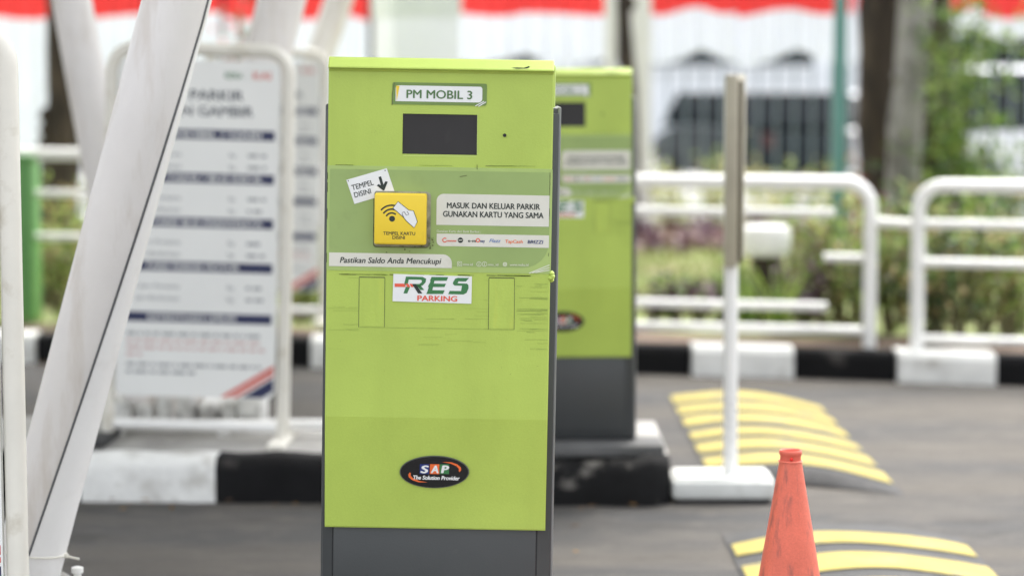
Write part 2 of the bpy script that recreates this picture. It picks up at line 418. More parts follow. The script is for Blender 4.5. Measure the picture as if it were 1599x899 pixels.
PXM = 5.0 / F
class Print(MB):
    """flat printing on the panel: positions in photo pixels, y = distance in front of the panel"""
    def rect(s, px0, py0, px1, py1, y, th, m, r=0):
        a, c = ml(px0, py0), ml(px1, py1)
        rr = [q * PXM for q in r] if isinstance(r, (list, tuple)) else r * PXM
        s.prism(rrect(a[0], c[1], c[0], a[1], rr), -y, -y + th, m)
    def shape(s, pts, y, m, th=.0004):
        s.prism([ml(*q) for q in pts], -y, -y + th, m)
    def sheetpoly(s, pts, y, m):
        s.poly([(a, -y, b) for a, b in [ml(*q) for q in pts]], m)
    def line(s, pts, wpx, y, m):
        loc = [Vector(ml(*q)) for q in pts]; w_ = wpx * PXM / 2
        L_, R_ = [], []
        for i, q in enumerate(loc):
            t = (loc[min(i + 1, len(loc) - 1)] - loc[max(i - 1, 0)]).normalized(); n_ = Vector((-t.y, t.x))
            L_.append(q + n_ * w_); R_.append(q - n_ * w_)
        for i in range(len(loc) - 1):
            s.poly([(v.x, -y, v.y) for v in (L_[i], R_[i], R_[i + 1], L_[i + 1])], m)
    def t(s, body, px0, py0, px1, cap, y, m, ang=1.0, shear=0, weight=.01):
        """baseline starts at (px0, py0), advance up to px1, cap height in pixels, angle clockwise"""
        W = (px1 - px0) / math.cos(R(ang)); ca, sa = math.cos(R(ang)), math.sin(R(ang))
        def fn(x, yy):
            xx, q = x * W, yy * cap / CAP
            a = ml(px0 + xx * ca + q * sa, py0 + xx * sa - q * ca); return (a[0], -y, a[1])
        s.text(body, fn, m, shear, weight)
def circ(cx, cy, r, a0=0, a1=360, n=20, ry=None):
    return [(cx + r * math.cos(R(a0 + (a1 - a0) * i / n)), cy + (ry or r) * math.sin(R(a0 + (a1 - a0) * i / n))) for i in range(n + 1 if abs(a1 - a0) < 360 else n)]

# name plate
q = Print(); q.rect(613, 128, 760, 165, .0012, .0012, 0, [0, 4, 3, 3]); q.rect(618, 133, 753, 160, .0016, .0004, 1, [0, 6, 4, 4])
q.shape([(618.5, 133.5), (624, 133.6), (619.5, 158)], .002, 2)
q.line([(742, 165.5), (756, 158)], 1.4, .0021, 1); q.line([(747, 166), (759, 159)], 1.4, .0021, 1)
np_ = q.build('name_sticker', [name_green, stk_clean, yellow_p], mach, smooth=0)
q = Print(); q.t('PM MOBIL 3', 635, 152.6, 737, 12.6, .0023, 0, 1.1, 0, .012); q.build('lettering', [ink_green], np_, smooth=0)
# instruction sticker
q = Print()
q.rect(511.5, 257.5, 860, 427, .0008, .0008, 0, 2)
q.rect(515.5, 263, 856.5, 418, .0012, .0004, 1, [0, 40, 2, 2])
q.rect(682, 302, 857, 353.5, .0017, .0005, 2, [0, 0, 0, 11])
q.rect(682, 364, 857, 386.5, .0017, .0005, 2, [8, 0, 0, 0])
q.rect(514, 393.5, 705.5, 418, .0017, .0005, 2, [0, 0, 14, 0])
for i in range(3): q.line([(826 + i * 5, 426 - i * .6), (858, 413 + i * 4)], 1.6, .002, 3)
ist = q.build('instruction_sticker', [stk_pale, stk_green, stk_white, ink_pale], mach, smooth=0)
q = Print()
q.t('MASUK DAN KELUAR PARKIR', 698, 324.3, 843, 8.6, .0021, 0, 1.0, 0, .018)
q.t('GUNAKAN KARTU YANG SAMA', 692, 337.6, 848.5, 8.6, .0021, 0, 1.0, 0, .018)
q.t('Pastikan Saldo Anda Mencukupi', 531, 409.3, 689, 8.6, .0021, 0, .8, .2, .012)
q.t('Gunakan Kartu dari Bank Berikut :', 682, 362, 751, 3.6, .0018, 1, .8, 0, .012)
q.t('rms.id', 723, 413.8, 738, 3.6, .0018, 1, .6, 0, .014); q.t('rms_id', 762, 414.2, 778, 3.6, .0018, 1, .6, 0, .014); q.t('www.resku.id', 796, 414.4, 825, 3.6, .0018, 1, .6, 0, .014)
q.t('commuter', 697, 376.6, 713, 3.2, .0021, 2, 1, .2, .02); q.line(circ(694.5, 374.2, 3.2, 40, 320, 10), 1.5, .0021, 2)
q.sheetpoly(circ(719, 374.4, 4.2), .0021, 0); q.line([(716, 374.5), (722, 374.2)], 1.2, .0023, 5)
q.t('e-m', 731, 377.4, 743, 4.6, .0021, 0, 1, 0, .016); q.line(circ(746.3, 374.6, 2.6, 0, 360, 14) + [(748.9, 374.6)], 1.5, .0021, 2); q.t('ney', 750, 377.8, 757, 4.6, .0021, 3, 1, 0, .016)
q.t('Flazz', 764, 377.6, 782, 5.2, .0021, 4, 1, .3, .008)
q.t('TapCash', 789, 378.6, 816, 4.8, .0021, 6, 1, .1, .014)
q.t('BRIZZI', 824, 379.6, 848, 5.2, .0021, 3, 1, .1, .014); q.line([(824, 377.5), (836, 376.6)], .9, .0023, 0)
# social icons
q.line([(714.5, 408), (721, 408), (721, 415), (714.5, 415), (714.5, 408)], 1.0, .0018, 1); q.line(circ(717.7, 411.5, 1.8, 0, 360, 10), .9, .0018, 1)
for cx in (748, 756.5): q.line(circ(cx, 411.7, 3.6, 0, 370, 14), .9, .0018, 1); q.line([(cx - .3, 414), (cx + .2, 409.6)], 1.0, .0018, 1)
q.sheetpoly(circ(788.5, 412, 3.4), .0018, 1); q.line([(785.5, 412), (791.5, 412.1)], .6, .0020, 7); q.line([(788.5, 408.6), (788.5, 415.4)], .6, .0020, 7)
q.build('lettering', [ink, ink_pale, logo_red, logo_navy, logo_blue, stk_white, logo_orange, stk_green], ist, smooth=0)
# tilted TEMPEL DISINI sticker
q = Print(); q.shape([(553.6, 318), (616.5, 299.5), (604, 262.3), (541, 280.5)], .0023, 0, .0009)
tp = q.build('tap_here_sticker', [stk_clean], mach, smooth=0)
q = Print(); q.t('TEMPEL', 550.4, 296.6, 584, 8, .0027, 0, -14.5, 0, .006); q.t('DISINI', 554.4, 308, 580, 8, .0027, 0, -14.5, 0, .006)
q.line([(593.2, 275.4), (598.6, 294)], 4.2, .0027, 0)
q.sheetpoly([(588.6, 289.2), (591.2, 286.8), (597.6, 290.6), (601.8, 282.6), (605.6, 283.4), (600.2, 296.8), (598.2, 296.9)], .0029, 0)
for c_ in ((544, 282), (601.5, 265.8)): q.sheetpoly(circ(*c_, 1.0, 0, 360, 8), .0027, 0)
q.build('lettering', [ink], tp, smooth=0)
# reader: dirty pocket plate, yellow box, icon
q = Print(); q.rect(585, 297.5, 672, 385, .0035, .0035, 0, [5, 5, 7, 4]); q.rect(583.5, 299, 669.5, 387, .0014, .0005, 1, 5)
q.build('reader_bezel', [M('bezel', (.3, .3, .22), .7, .3, 30, .7, (.07, .07, .04), 25, .5), grime], mach, smooth=0)
q = MB(); a, c = ml(586, 300), ml(666, 381)
q.box(a[0], c[0], -.026, .0, c[1], a[1], 0, .0045, 4); rd = q.build('card_reader', [yellow_p], mach, smooth=40)
q = Print(); yy = .0263
q.t('TEMPEL KARTU', 599.5, 364.8, 649, 5, yy, 0, 1.0, 0, .012); q.t('DISINI', 613.8, 371.4, 633, 5, yy, 0, 1.0, 0, .012)
q.sheetpoly(circ(613.2, 340, 4.6), yy, 0)
for r_, a0, a1 in ((9.6, 208, 312), (15.5, 214, 300), (21.6, 220, 290)): q.line(circ(612.6, 340.6, r_, a0, a1, 12), 2.5, yy, 0)
hand_o = [(614.5, 323.5), (622.6, 313.2), (638.4, 326), (639.6, 326.6), (646.5, 327.6), (652.6, 344.5), (647.6, 354), (635.5, 343.5), (631.6, 338.5), (628.6, 335.4)]
q.sheetpoly(hand_o, .0265, 1); q.line(hand_o + hand_o[:1], .9, .0267, 0)
q.line([(629, 330.5), (632, 329.2), (635.6, 334.6), (639.4, 333.2), (636.6, 328.4)], .9, .0267, 0); q.line([(631.6, 338.5), (628.4, 331.2)], .9, .0267, 0)
q.build('tap_icon', [ink, stk_clean], rd, smooth=0)
# operator sticker
q = Print(); q.shape([(613, 469.5), (736, 473.5), (737, 431), (614.4, 427)], .002, 0, .002)
op = q.build('operator_sticker', [stk_clean], mach, smooth=0)
q = Print(); y1, y2, y3 = .0024, .0026, .0028
G = [(634, 431), (660, 431.6), (665.5, 434.5), (664.6, 440), (660.5, 444.5), (655, 446.8), (644, 446.6), (646, 442.4), (655, 442.5), (658.6, 440), (659, 437), (656.5, 436), (638.4, 435.6), (636.4, 444.5), (631, 444.3)]
q.sheetpoly(G, y1, 1); q.sheetpoly([(634, 446.8), (640.4, 447), (636, 457.4), (630, 457.2)], y1, 1)
q.sheetpoly([(651.5, 445.5), (657.5, 445.6), (662.5, 452), (656.5, 452)], y1, 1)
def bar(x0, x1, yt, hgt, sl=2.2): q.sheetpoly([(x0, yt), (x1, yt + .3), (x1 - sl * hgt / 5, yt + hgt), (x0 - sl * hgt / 5, yt + hgt)], y1, 1)
bar(674, 700, 431.6, 6); bar(670.5, 696.5, 441.9, 5.4); bar(668.4, 694.5, 452.2, 6)
q.sheetpoly([(674, 432.4), (679.5, 432.5), (674, 457.6), (666.6, 457.4)], y2, 1)
S = [(732.5, 433.2), (715, 433), (710.8, 434.5), (707.4, 440.2), (707.2, 442.6), (709.8, 445), (721.5, 445.4), (720, 453.6), (702.4, 453.2), (700, 458.4), (723.5, 459), (728.6, 456.5), (731.6, 449.5), (731.6, 444.5), (729, 442), (714.6, 441.6), (716, 438.4), (727.5, 438.7)]
q.sheetpoly(S[::-1], y1, 1)
q.sheetpoly([(616.4, 441.8), (631, 442), (634, 447.2), (616.4, 447)], y3, 2); q.sheetpoly([(633, 442), (637.6, 442.2), (641, 447.4), (636.2, 447.3)], y3, 2); q.sheetpoly([(639.4, 442.2), (643.6, 442.4), (646, 447.5), (642.4, 447.4)], y3, 2)
q.sheetpoly([(643.5, 442.5), (649.5, 442.6), (659.6, 457.4), (653, 457.3)], y3, 0)
q.t('PARKING', 652, 468.6, 713.6, 8, y1, 2, 1.1, 0, .02)
q.build('lettering', [ink, logo_green, logo_red], op, smooth=0)
# maker badge
q = Print(); q.shape(circ(678, 737, 54.5, 0, 360, 48, 26)[::-1], .0028, 1, .0028); q.shape(circ(678, 737, 52.8, 0, 360, 48, 24.6)[::-1], .0040, 0, .002)
def dropped(o):     # sits on the lower face, which leans inwards
    a_ = math.atan2(.031, zk - zb - .003); c_ = Vector((0, 0, Z(737, 678)))
    o.rotation_euler = (a_, 0, 0)
    o.location = c_ - Matrix.Rotation(a_, 3, 'X') @ c_ + Vector((0, (zk - c_.z) * math.tan(a_), 0)); return o
bd = dropped(q.build('maker_badge', [badge_black, M('badge_rim', (.1, .11, .09), .3)], mach, smooth=0))
q = Print(); yb = .0044
for x0, m in ((655.5, 1), (671.4, 2), (686.6, 3)): q.sheetpoly([(x0, 724), (x0 + 14.6, 724.2), (x0 + 14.2, 740), (x0 - .6, 739.8)], yb, m)
for ch, x0 in (('S', 657.2), ('A', 673), ('P', 689.2)): q.t(ch, x0, 738, x0 + 11, 11.6, yb + .0002, 0, .8, .15, .03)
q.t('The Solution Provider', 645, 748.4, 717.5, 6.2, yb + .0001, 0, 1.2, .2, .028)
sw = [(690, 720.6), (704, 720.8), (714, 724.2), (719.5, 729), (720, 733.5), (717.5, 737), (716, 734.8), (716.4, 731.6), (712.5, 727.2), (703, 723)]
q.sheetpoly(sw[::-1], yb, 4); q.sheetpoly([(2 * 678.6 - x, 2 * 737 - y) for x, y in sw][::-1], yb - .0002, 4)
q.build('lettering', [stk_clean, logo_navy, logo_orange, logo_green, logo_orange], bd, smooth=0)
# old tape strips and wear
for a_, b_, c_, d_ in ((561.5, 432, 600.5, 509), (764, 432.5, 803, 512.5)):
    q = Print(); q.rect(a_, b_, c_, d_, .0006, .0006, 0); q.build('tape_strip', [lime_light], mach, smooth=0)
q = Print()
for a0, b0, a1, b1 in ((561, 431, 601, 510), (763.5, 432, 803.5, 513.5)):
    q.line([(a0, b0 + 1), (a1, b0 + 1.6)], 1.6, .0009, 0); q.line([(a0, b0 + 2), (a0 - .8, b1)], .9, .0009, 0); q.line([(a1, b0 + 2), (a1 - .8, b1)], .8, .0009, 0); q.line([(a0, b1), (a1, b1 + .4)], .6, .0009, 1)
rr = random.Random(3)
for i in range(64):
    x0 = rr.choice((rr.uniform(508, 560), rr.uniform(604, 760), rr.uniform(804, 840), rr.uniform(806, 835)))
    y0 = rr.uniform(432, 518) if i < 54 else rr.uniform(518, 545); L_ = rr.uniform(8, 70)
    x1 = min(x0 + L_, 855)
    if x0 < 561: x1 = min(x1, 560)
    elif 600 < x0 < 763: x1 = min(x1, 762)
    if y0 < 476 and x1 > 612 and x0 < 738: continue
    q.line([(x0, y0), ((x0 + x1) / 2, y0 + rr.uniform(-.6, 1)), (x1, y0 + (x1 - x0) * .017 + rr.uniform(-.6, .6))], rr.uniform(.3, .65), .0008, 1 if x0 > 800 or i % 5 == 0 else 4)
# edge grime round the instruction sticker, chips on the lip
q.line([(602, 510.5), (690, 512), (764, 513.4)], .6, .0008, 1)
for i in range(14):
    x0 = rr.uniform(511, 840); q.line([(x0, 257 + (x0 - 511) * .006 + rr.uniform(-.3, .3)), (x0 + rr.uniform(6, 30), 257.3 + (x0 - 500) * .006)], rr.uniform(.4, .8), .0014, rr.choice((0, 1, 1)))
for i in range(30):
    x0 = rr.uniform(508, 830); q.line([(x0, 427.2 + (x0 - 511) * .008), (x0 + rr.uniform(5, 24), 427.6 + (x0 - 505) * .008)], rr.uniform(.6, 1.4), .0014, rr.choice((0, 0, 1)))
for i in range(8):
    y0 = rr.uniform(265, 400); q.line([(859.3 - (y0 - 258) * .018, y0), (859 - (y0 - 245) * .018, y0 + rr.uniform(5, 20))], .9, .0014, 0); q.line([(512 - (y0 - 258) * .012, y0), (511.8 - (y0 - 250) * .012, y0 + rr.uniform(4, 16))], .8, .0014, 0)
q.sheetpoly([(798, 105.4), (808, 105.2), (818, 105.8), (826, 103), (827.5, 105), (822, 107), (806, 107.4)], .0142, 2)
q.line([(616, 129), (612.5, 146), (612.3, 164)], 1.2, .0016, 0); q.line([(745.6, 178), (745, 241)], .6, .0006, 3); q.line([(630, 242.8), (744, 243.8)], .8, .0006, 3)
for i in range(14):
    x0, y0 = rr.uniform(520, 845), rr.choice((rr.uniform(115, 250), rr.uniform(530, 645))); q.sheetpoly(circ(x0, y0, rr.uniform(.35, .8), 0, 360, 6), .0008, 1)
for i in range(20):
    x0, y0 = 585 + rr.gauss(0, 5) + 4, 206 + rr.gauss(0, 4); q.sheetpoly(circ(x0, y0, rr.uniform(.3, .55), 0, 360, 6), .0008, 1)
q.line([(718, 275.5), (724, 274.4), (729, 273.6)], 1.3, .0018, 0); q.line([(745, 257), (745, 264)], .9, .0018, 0)
for i in range(24):
    x0, y0 = rr.uniform(668, 678), rr.uniform(372, 392); q.sheetpoly(circ(x0 - rr.uniform(0, 70) * (i % 3 == 0), y0 - (4 if i % 3 else -4), rr.uniform(.6, 1.8), 0, 360, 7), .0038 + i * 2e-5, 0)
q.build('wear_marks', [grime, scratch_m, groove, M('bare_edge', (.55, .68, .22), .5), M('faint_scratch', (.31, .405, .076), .6, .2, 20)], mach, smooth=0)['kind'] = 'stuff'
q = MB(); lx, lz = ml(861, 431)
for i in range(7):
    q.lathe([(.0005, -.005), (.0045, -.003), (.006, 0), (.004, .004), (.0005, .006)], (lx + rr.uniform(-.003, .003), .004 + rr.uniform(-.004, .004), lz + rr.uniform(-.009, .006)), 0, 8)
q.build('filler_lump', [lime_light], mach)

m2 = copy_tree(mach)
m2['label'] = 'blurred lime green parking terminal on the painted island, half hidden behind the sharp one'
m2.rotation_euler = (0, R(-.25), 0)
p2 = at(989, 102, 8.2); m2.location = (p2.x - CX - HW, 8.2, .195)

# plinths
def plinth(x0, x1, y0, y1, z0, z1, label):
    b = MB(); b.box(x0, x1, y0, y1, z0, z1, 0, .008, 2); return tag(b.build('concrete_plinth', [M('dark_concrete', (.11, .11, .108), .85, .2, 6, .6, (.08, .08, .075), 5, .5, bump=.5, bscale=50)]), label, 'plinth', 'plinths under the terminals')
plinth(m2.location.x - .35, at(1036, 700, 8.2).x, 8.13, 8.36, .152, .192, 'pale concrete plinth under the blurred green terminal')
plinth(base.x - .32, base.x + .32, 4.93, 5.5, .152, .193, 'concrete plinth under the sharp green terminal')

# ------------------------------------------------------------------ tariff signs
def make_sign():
    root = thing('tariff_sign', '', 'sign')
    hw, ht, r_, cr = .312, 1.372, .0235, .085
    path = [(-hw, 0, 0)] + [(x, 0, z) for x, z in arc(-hw + cr, ht - cr, cr, 180, 90, 8)] + [(x, 0, z) for x, z in arc(hw - cr, ht - cr, cr, 90, 0, 8)] + [(hw, 0, 0)]
    f = MB(); f.tube(path, r_, 0, 16); f.build('frame', [cream_paint], root, smooth=50)
    for sx in (-1, 1):
        b = MB(); b.box(sx * hw - .03, sx * hw + .03, -.22, .22, -.012, .016, 0, .006); b.build('foot', [rubber if sx < 0 else cream_paint], root)
    b = MB(); b.tube([(-hw + .02, 0, .045), (hw - .02, 0, .045)], .02, 0, 12); b.build('cross_bar', [white_paint], root)
    b = MB(); W = .283
    b.prism(rrect(-W, .148, W, 1.332, .035), -.018, .012, 0); bd_ = b.build('board', [board_white], root, smooth=0)
    b = MB(); mats = [board_navy, board_white, board_mid, board_grey, board_red, pale_red, logo_green]
    y = -.0186
    def tx(s_, x0, z0, x1, cap, m, yy=y, wgt=.01):
        b.text(s_, lambda a, c: (x0 + (x1 - x0) * a, yy, z0 + c * cap / CAP), m, 0, wgt)
    def rc(x0, z0, x1, z1, m, yy=y): b.poly([(x0, yy, z0), (x1, yy, z0), (x1, yy, z1), (x0, yy, z1)], m)
    tx('RESKA', .09, 1.272, .15, .022, 6); rc(.17, 1.265, .171, 1.3, 3); tx('KAI', .19, 1.27, .25, .028, 4)
    tx('TARIF PARKIR', -.2, 1.195, .155, .034, 2, y, .016); tx('STASIUN GAMBIR', -.23, 1.14, .19, .034, 2, y, .016)
    for z, s_, x0, x1 in ((1.075, 'TARIF MOBIL / HARI', -.23, .22), (.922, 'TARIF TAKSI / BUS KECIL', -.23, .23), (.766, 'TARIF BUS PARIWISATA', -.16, .23), (.61, 'TARIF PARKIR MOTOR', -.18, .15), (.43, 'KETENTUAN UMUM', -.17, .14)):
        rc(-.262, z - .017, .268, z + .017, 0); tx(s_, x0, z - .0095, x1, .019, 1, y - .0006, .014)
    rr_ = random.Random(5)
    def dash(x0, z, x1, m):
        x = x0
        while x < x1 - .01:
            e = min(x + rr_.uniform(.012, .05), x1); rc(x, z, e, z + .011, m); x = e + .009
    for z in (1.005, .852, .696, .54):
        for k_, s_ in ((0, '1 Jam Pertama'), (-.042, 'Jam Berikutnya')):
            tx(s_, -.215, z + k_ - .008, -.06, .015, 3); tx('Rp', .11, z + k_ - .008, .132, .015, 3); dash(.175, z + k_ - .006, .24, 3)
    for i in range(4): dash(-.245, .365 - i * .025, .245 if i < 3 else -.19, 5 if i in (1, 2, 3) else 3)
    for i in range(2): dash(-.245, .255 - i * .026, .245 if i == 0 else .0, 3)
    # diagonal corner stripes
    b.poly([(.165, y, .152), (.24, y, .152), (.279, y, .178), (.279, y, .225)], 0)
    b.poly([(.09, y, .152), (.118, y, .152), (.279, y, .25), (.279, y, .27)], 4); b.poly([(.128, y, .152), (.15, y, .152), (.279, y, .233), (.279, y, .245)], 4)
    b.build('printed_text', mats, bd_, smooth=0)
    return root
sg = make_sign(); sg['group'] = 'tariff signs in tubular frames'
sg['label'] = 'white tariff board with navy heading bands in a cream tube frame, behind the seamed column'
b0 = at(302, 688, 8.46); sg.location = (b0.x, 8.5, .163); sg.rotation_euler = (0, R(1.5), R(-2))
s2 = copy_tree(sg); s2['label'] = 'more distant tariff board on the verge, mostly hidden behind the nearer tariff board'
s2.location = (-1.24, 12.5, .2); s2.rotation_euler = (0, R(.8), R(-4))
s2.location.x = at(515, 90, 12.5).x - .345
s3 = copy_tree(sg); s3['label'] = 'tariff sign cut off by the picture edge, only its rounded white frame tube showing'
s3.location = (at(38, 500, 5.1).x - .3365, 5.1, .163); s3.rotation_euler = (0, R(-.25), R(3))
for o in s3.children:
    if o.name.startswith('frame'): s3f = o

# ------------------------------------------------------------------ leaning columns
def up_to(a, p, z=4.24):     # where the axis from foot a through p meets the canopy
    return a + (p - a) * ((z - a.z) / (p.z - a.z))
def column(name, label, a, bpt, r, plate=True, shell=False, group='leaning white steel columns'):
    a, bpt = Vector(a), Vector(bpt)
    root = thing(name, label, 'column', a, (0, 0, 0), group)
    dv = bpt - a; L_ = dv.length; z = dv.normalized()
    rot = Vector((0, 0, 1)).rotation_difference(z).to_matrix()
    def P(x, y, t): return rot @ Vector((x, y, 0)) + z * t
    b = MB(); b.tube([(0, 0, 0) for _ in ()] or [z * t for t in (0, L_ * .25, L_ * .5, L_ * .75, L_)], r, 0, 40); b.build('column_tube', [column_paint], root, smooth=50)
    if shell:
        # folded cover sheet over the side, its open edge runs as a dark seam that drifts round the tube
        sb = MB(); n, ns = 24, 20; ro = r + .003; grid_ = []; se = MB(); sp = []
        for i in range(n + 1):
            t = -.02 + (L_ + .02) * i / n
            a0 = -90 + 3.5 + 72 * min(1, (t / shell)) ; a1 = 100
            grid_.append([sb.bm.verts.new(P(ro * math.cos(R(a0 + (a1 - a0) * k / ns)), ro * math.sin(R(a0 + (a1 - a0) * k / ns)), t)) for k in range(ns + 1)])
            sp.append(P((r + .0005) * math.cos(R(a0 - 2.2)), (r + .0005) * math.sin(R(a0 - 2.2)), t))
        for i in range(n):
            for k_ in range(ns): sb.bm.faces.new((grid_[i][k_], grid_[i + 1][k_], grid_[i + 1][k_ + 1], grid_[i][k_ + 1]))
        sb.build('cover_sheet', [column_shell], root, smooth=60)
        se.tube(sp, .0026, 0, 8); se.build('seam', [seam_m], root)
    if plate:
        b = MB(); b.lathe([(r * 1.55, 0), (r * 1.55, .012), (r * 1.22, .02), (r * 1.1, .045), (r * 1.03, .09), (r * .9, .09)], (0, 0, -.05), 0, 32); b.build('foot_flange', [column_paint], root)
    return root, P
CY = 5.62
ca, cb = at(37, 905, CY), at(275, 0, CY)
cdir = (cb - ca).normalized(); cb2 = up_to(ca, cb)
col1, P1 = column('steel_column', 'thick white steel column with a dark seam, leaning right in front of the tariff board', ca, cb2, .0765, True, 1.36)
b = MB(); b.lathe([(.12, 0), (.12, ca.z - .155), (.1, ca.z - .14), (.0, ca.z - .14)], (0, 0, -ca.z + .15), 0, 32); b.build('footing', [concrete], col1)
b = MB(); bp = at(121, 890, CY) - ca; b.lathe([(.009, -.12), (.009, -.012), (.014, -.012), (.014, .0), (.006, .003)], bp + Vector((0, 0, .008)), 0, 12); b.build('bolt', [white_paint], col1)
# cable tie
tie = MB(); tc_ = (at(72, 864, CY) - ca); tt = tc_.dot(cdir)
tie.tube([P1(.0805 * math.cos(R(k)), .0805 * math.sin(R(k)), tt + .012 * math.cos(R(k))) for k in range(0, 361, 10)], .0022, 0, 6)
tp_ = P1(.082, -.012, tt + .012)
tie.tube([tp_, tp_ + Vector((.014, -.01, -.002)), tp_ + Vector((.034, -.012, -.006))], .0028, 0, 6)
tie.tube([tp_ + Vector((-.004, 0, .0)), tp_ + Vector((.006, -.004, .0))], .0055, 0, 6)
o = tie.build('cable_tie', [cream_paint]); o.location = ca; tag(o, 'pale plastic cable tie strapped round the foot of the leaning column', 'cable tie')
# V pair on the second island
fv = at(252, 668, 8.85)
column('steel_column', 'blurred white column leaning left behind the nearest column', fv + Vector((-.04, 0, 0)), up_to(fv + Vector((-.04, 0, 0)), at(112, 0, 9.0)), .073)
column('steel_column', 'blurred white column leaning right, rising behind the tariff board', fv + Vector((.04, 0, 0)), up_to(fv + Vector((.04, 0, 0)), at(440, 0, 8.95)), .088)
ft = at(335, 560, 13.2)
column('steel_column', 'grey distant column leaning right beside the top of the terminal', ft, up_to(ft, at(529, 0, 13.2)), .078)
b = MB()
for i in range(9):
    b.box(-.34 + i * .077, -.275 + i * .077, -.11 + .012 * math.sin(i * 2.1), .14, 0, .115 + .02 * math.sin(i * 1.7), 0, .02)
b.box(-.36, .33, -.05, .16, 0, .1, 0, .02); b.box(.27, .36, -.13, .1, 0, .15, 0, .015)
o = b.build('column_footing', [M('whitewash', (.62, .62, .6), .8, .15, 9, .7, (.16, .15, .14), 8, .5, bump=.8, bscale=25)], loc=(at(250, 670, 8.85).x + .03, 8.86, .152)); tag(o, 'rough whitewashed block under the tariff board, carrying two blurred columns', 'footing')

# white edge rail lying along the island behind the sign
b = MB(); e0, e1 = at(178, 676, 8.62), at(520, 683, 8.62)
b.box(e0.x, e1.x + .35, 8.6, 8.64, .175, .21, 0, .006)
for x in (e0.x + .02, (e0.x + e1.x) / 2, e1.x + .3): b.box(x - .02, x + .02, 8.605, 8.635, .15, .178, 0, .004)
tag(b.build('edge_rail', [white_paint]), 'low white steel rail lying along the island under the tariff board', 'rail')

# ------------------------------------------------------------------ traffic cone
cY = 4.78; ct = at(1234.5, 703, cY); ctz = ct.z
cone = thing('traffic_cone', 'scuffed faded orange traffic cone with an open rimmed top', 'traffic cone', (ct.x, cY, 0))
k_ = cY / F
prof = [(.128, .02), (.122, .045)] + [((17.6 + (29.6 / 175) * py) * k_, ctz - (py + 17) * k_) for py in (430, 330, 230, 178, 120, 60, 20, 3, 0)]
prof = sorted(prof, key=lambda a: a[1])
prof += [(20 * k_, ctz - 16.5 * k_), (18.4 * k_, ctz - 14.5 * k_)]
b = MB(); b.lathe(prof, (0, 0, 0), 0, 48); b.build('cone_body', [cone_m], cone, smooth=50)
b = MB()
b.lathe([(16.8 * k_, ctz - 15 * k_), (16.2 * k_, ctz - 8 * k_), (17.2 * k_, ctz - 6 * k_), (18 * k_, ctz - 3 * k_), (17.6 * k_, ctz + .5 * k_), (16.4 * k_, ctz + 1.6 * k_), (15 * k_, ctz + .8 * k_), (14 * k_, ctz - 2 * k_), (13.6 * k_, ctz - 14 * k_), (.001, ctz - 14.2 * k_)], (0, 0, 0), 0, 40)
b.build('top_rim', [cone_lip], cone, smooth=60)
b = MB(); b.lathe([(.0005, -.0035), (.003, -.002), (.0036, 0), (.003, .002), (.0005, .0035)], (-.0005, -17.2 * k_, ctz - 11 * k_), 0, 12); b.build('rivet', [M('rivet_red', (.7, .02, .015), .25)], cone)
b = MB(); b.prism(rrect(-.18, -.18, .18, .18, .04), 0, .022, 0); o = b.build('base_plate', [cone_m], cone); o.rotation_euler = (R(90), 0, R(12)); o.location = (0, 0, .024)

# ------------------------------------------------------------------ edge-on road sign on a slab
sl = at(1050, 790, 8.08); sr = at(1211, 790, 8.08)
ps = thing('pole_sign', 'white pole on a white slab carrying a beige sign board seen edge-on', 'sign', ((sl.x + sr.x) / 2, 8.2, 0))
hx = (sr.x - sl.x) / 2
b = MB(); b.box(-hx + .018, hx - .018, -.105, .11, 0, .02, 1); b.box(-hx, hx, -.125, .13, .016, .078, 0, .012, 2); b.box(-hx + .012, hx - .012, -.11, .115, .07, .088, 0, .008, 2); b.build('base_slab', [M('slab_white', (.62, .63, .6), .7, .08, 6, .4, (.35, .33, .3), 8, .56, bump=.2), rubber], ps)  # black inset foot added to strengthen the shadow line beneath the slab
ppx = at(1140, 745, 8.2).x - ps.location.x
ptop = at(1138, 116, 8.2).z; pbot = at(1138, 415, 8.2).z
b = MB(); b.tube([(ppx, 0, .08), (ppx - .002, 0, .6), (ppx - .005, 0, ptop - .02)], .0245, 0, 20); b.build('pole', [white_paint], ps)
b = MB(); b.box(-.021, .021, -.03, .4, pbot, ptop, 0, .004); o = b.build('sign_board', [beige_metal], ps); o.location = (ppx - .006, -.03, 0); o.rotation_euler = (0, 0, R(-9))
b = MB(); b.box(-.006, .012, .0, .37, pbot + .012, ptop - .02, 0, .004); o = b.build('frame_channel', [brown_edge], ps); o.location = (ppx + .022, -.02, 0); o.rotation_euler = (0, 0, R(-4))

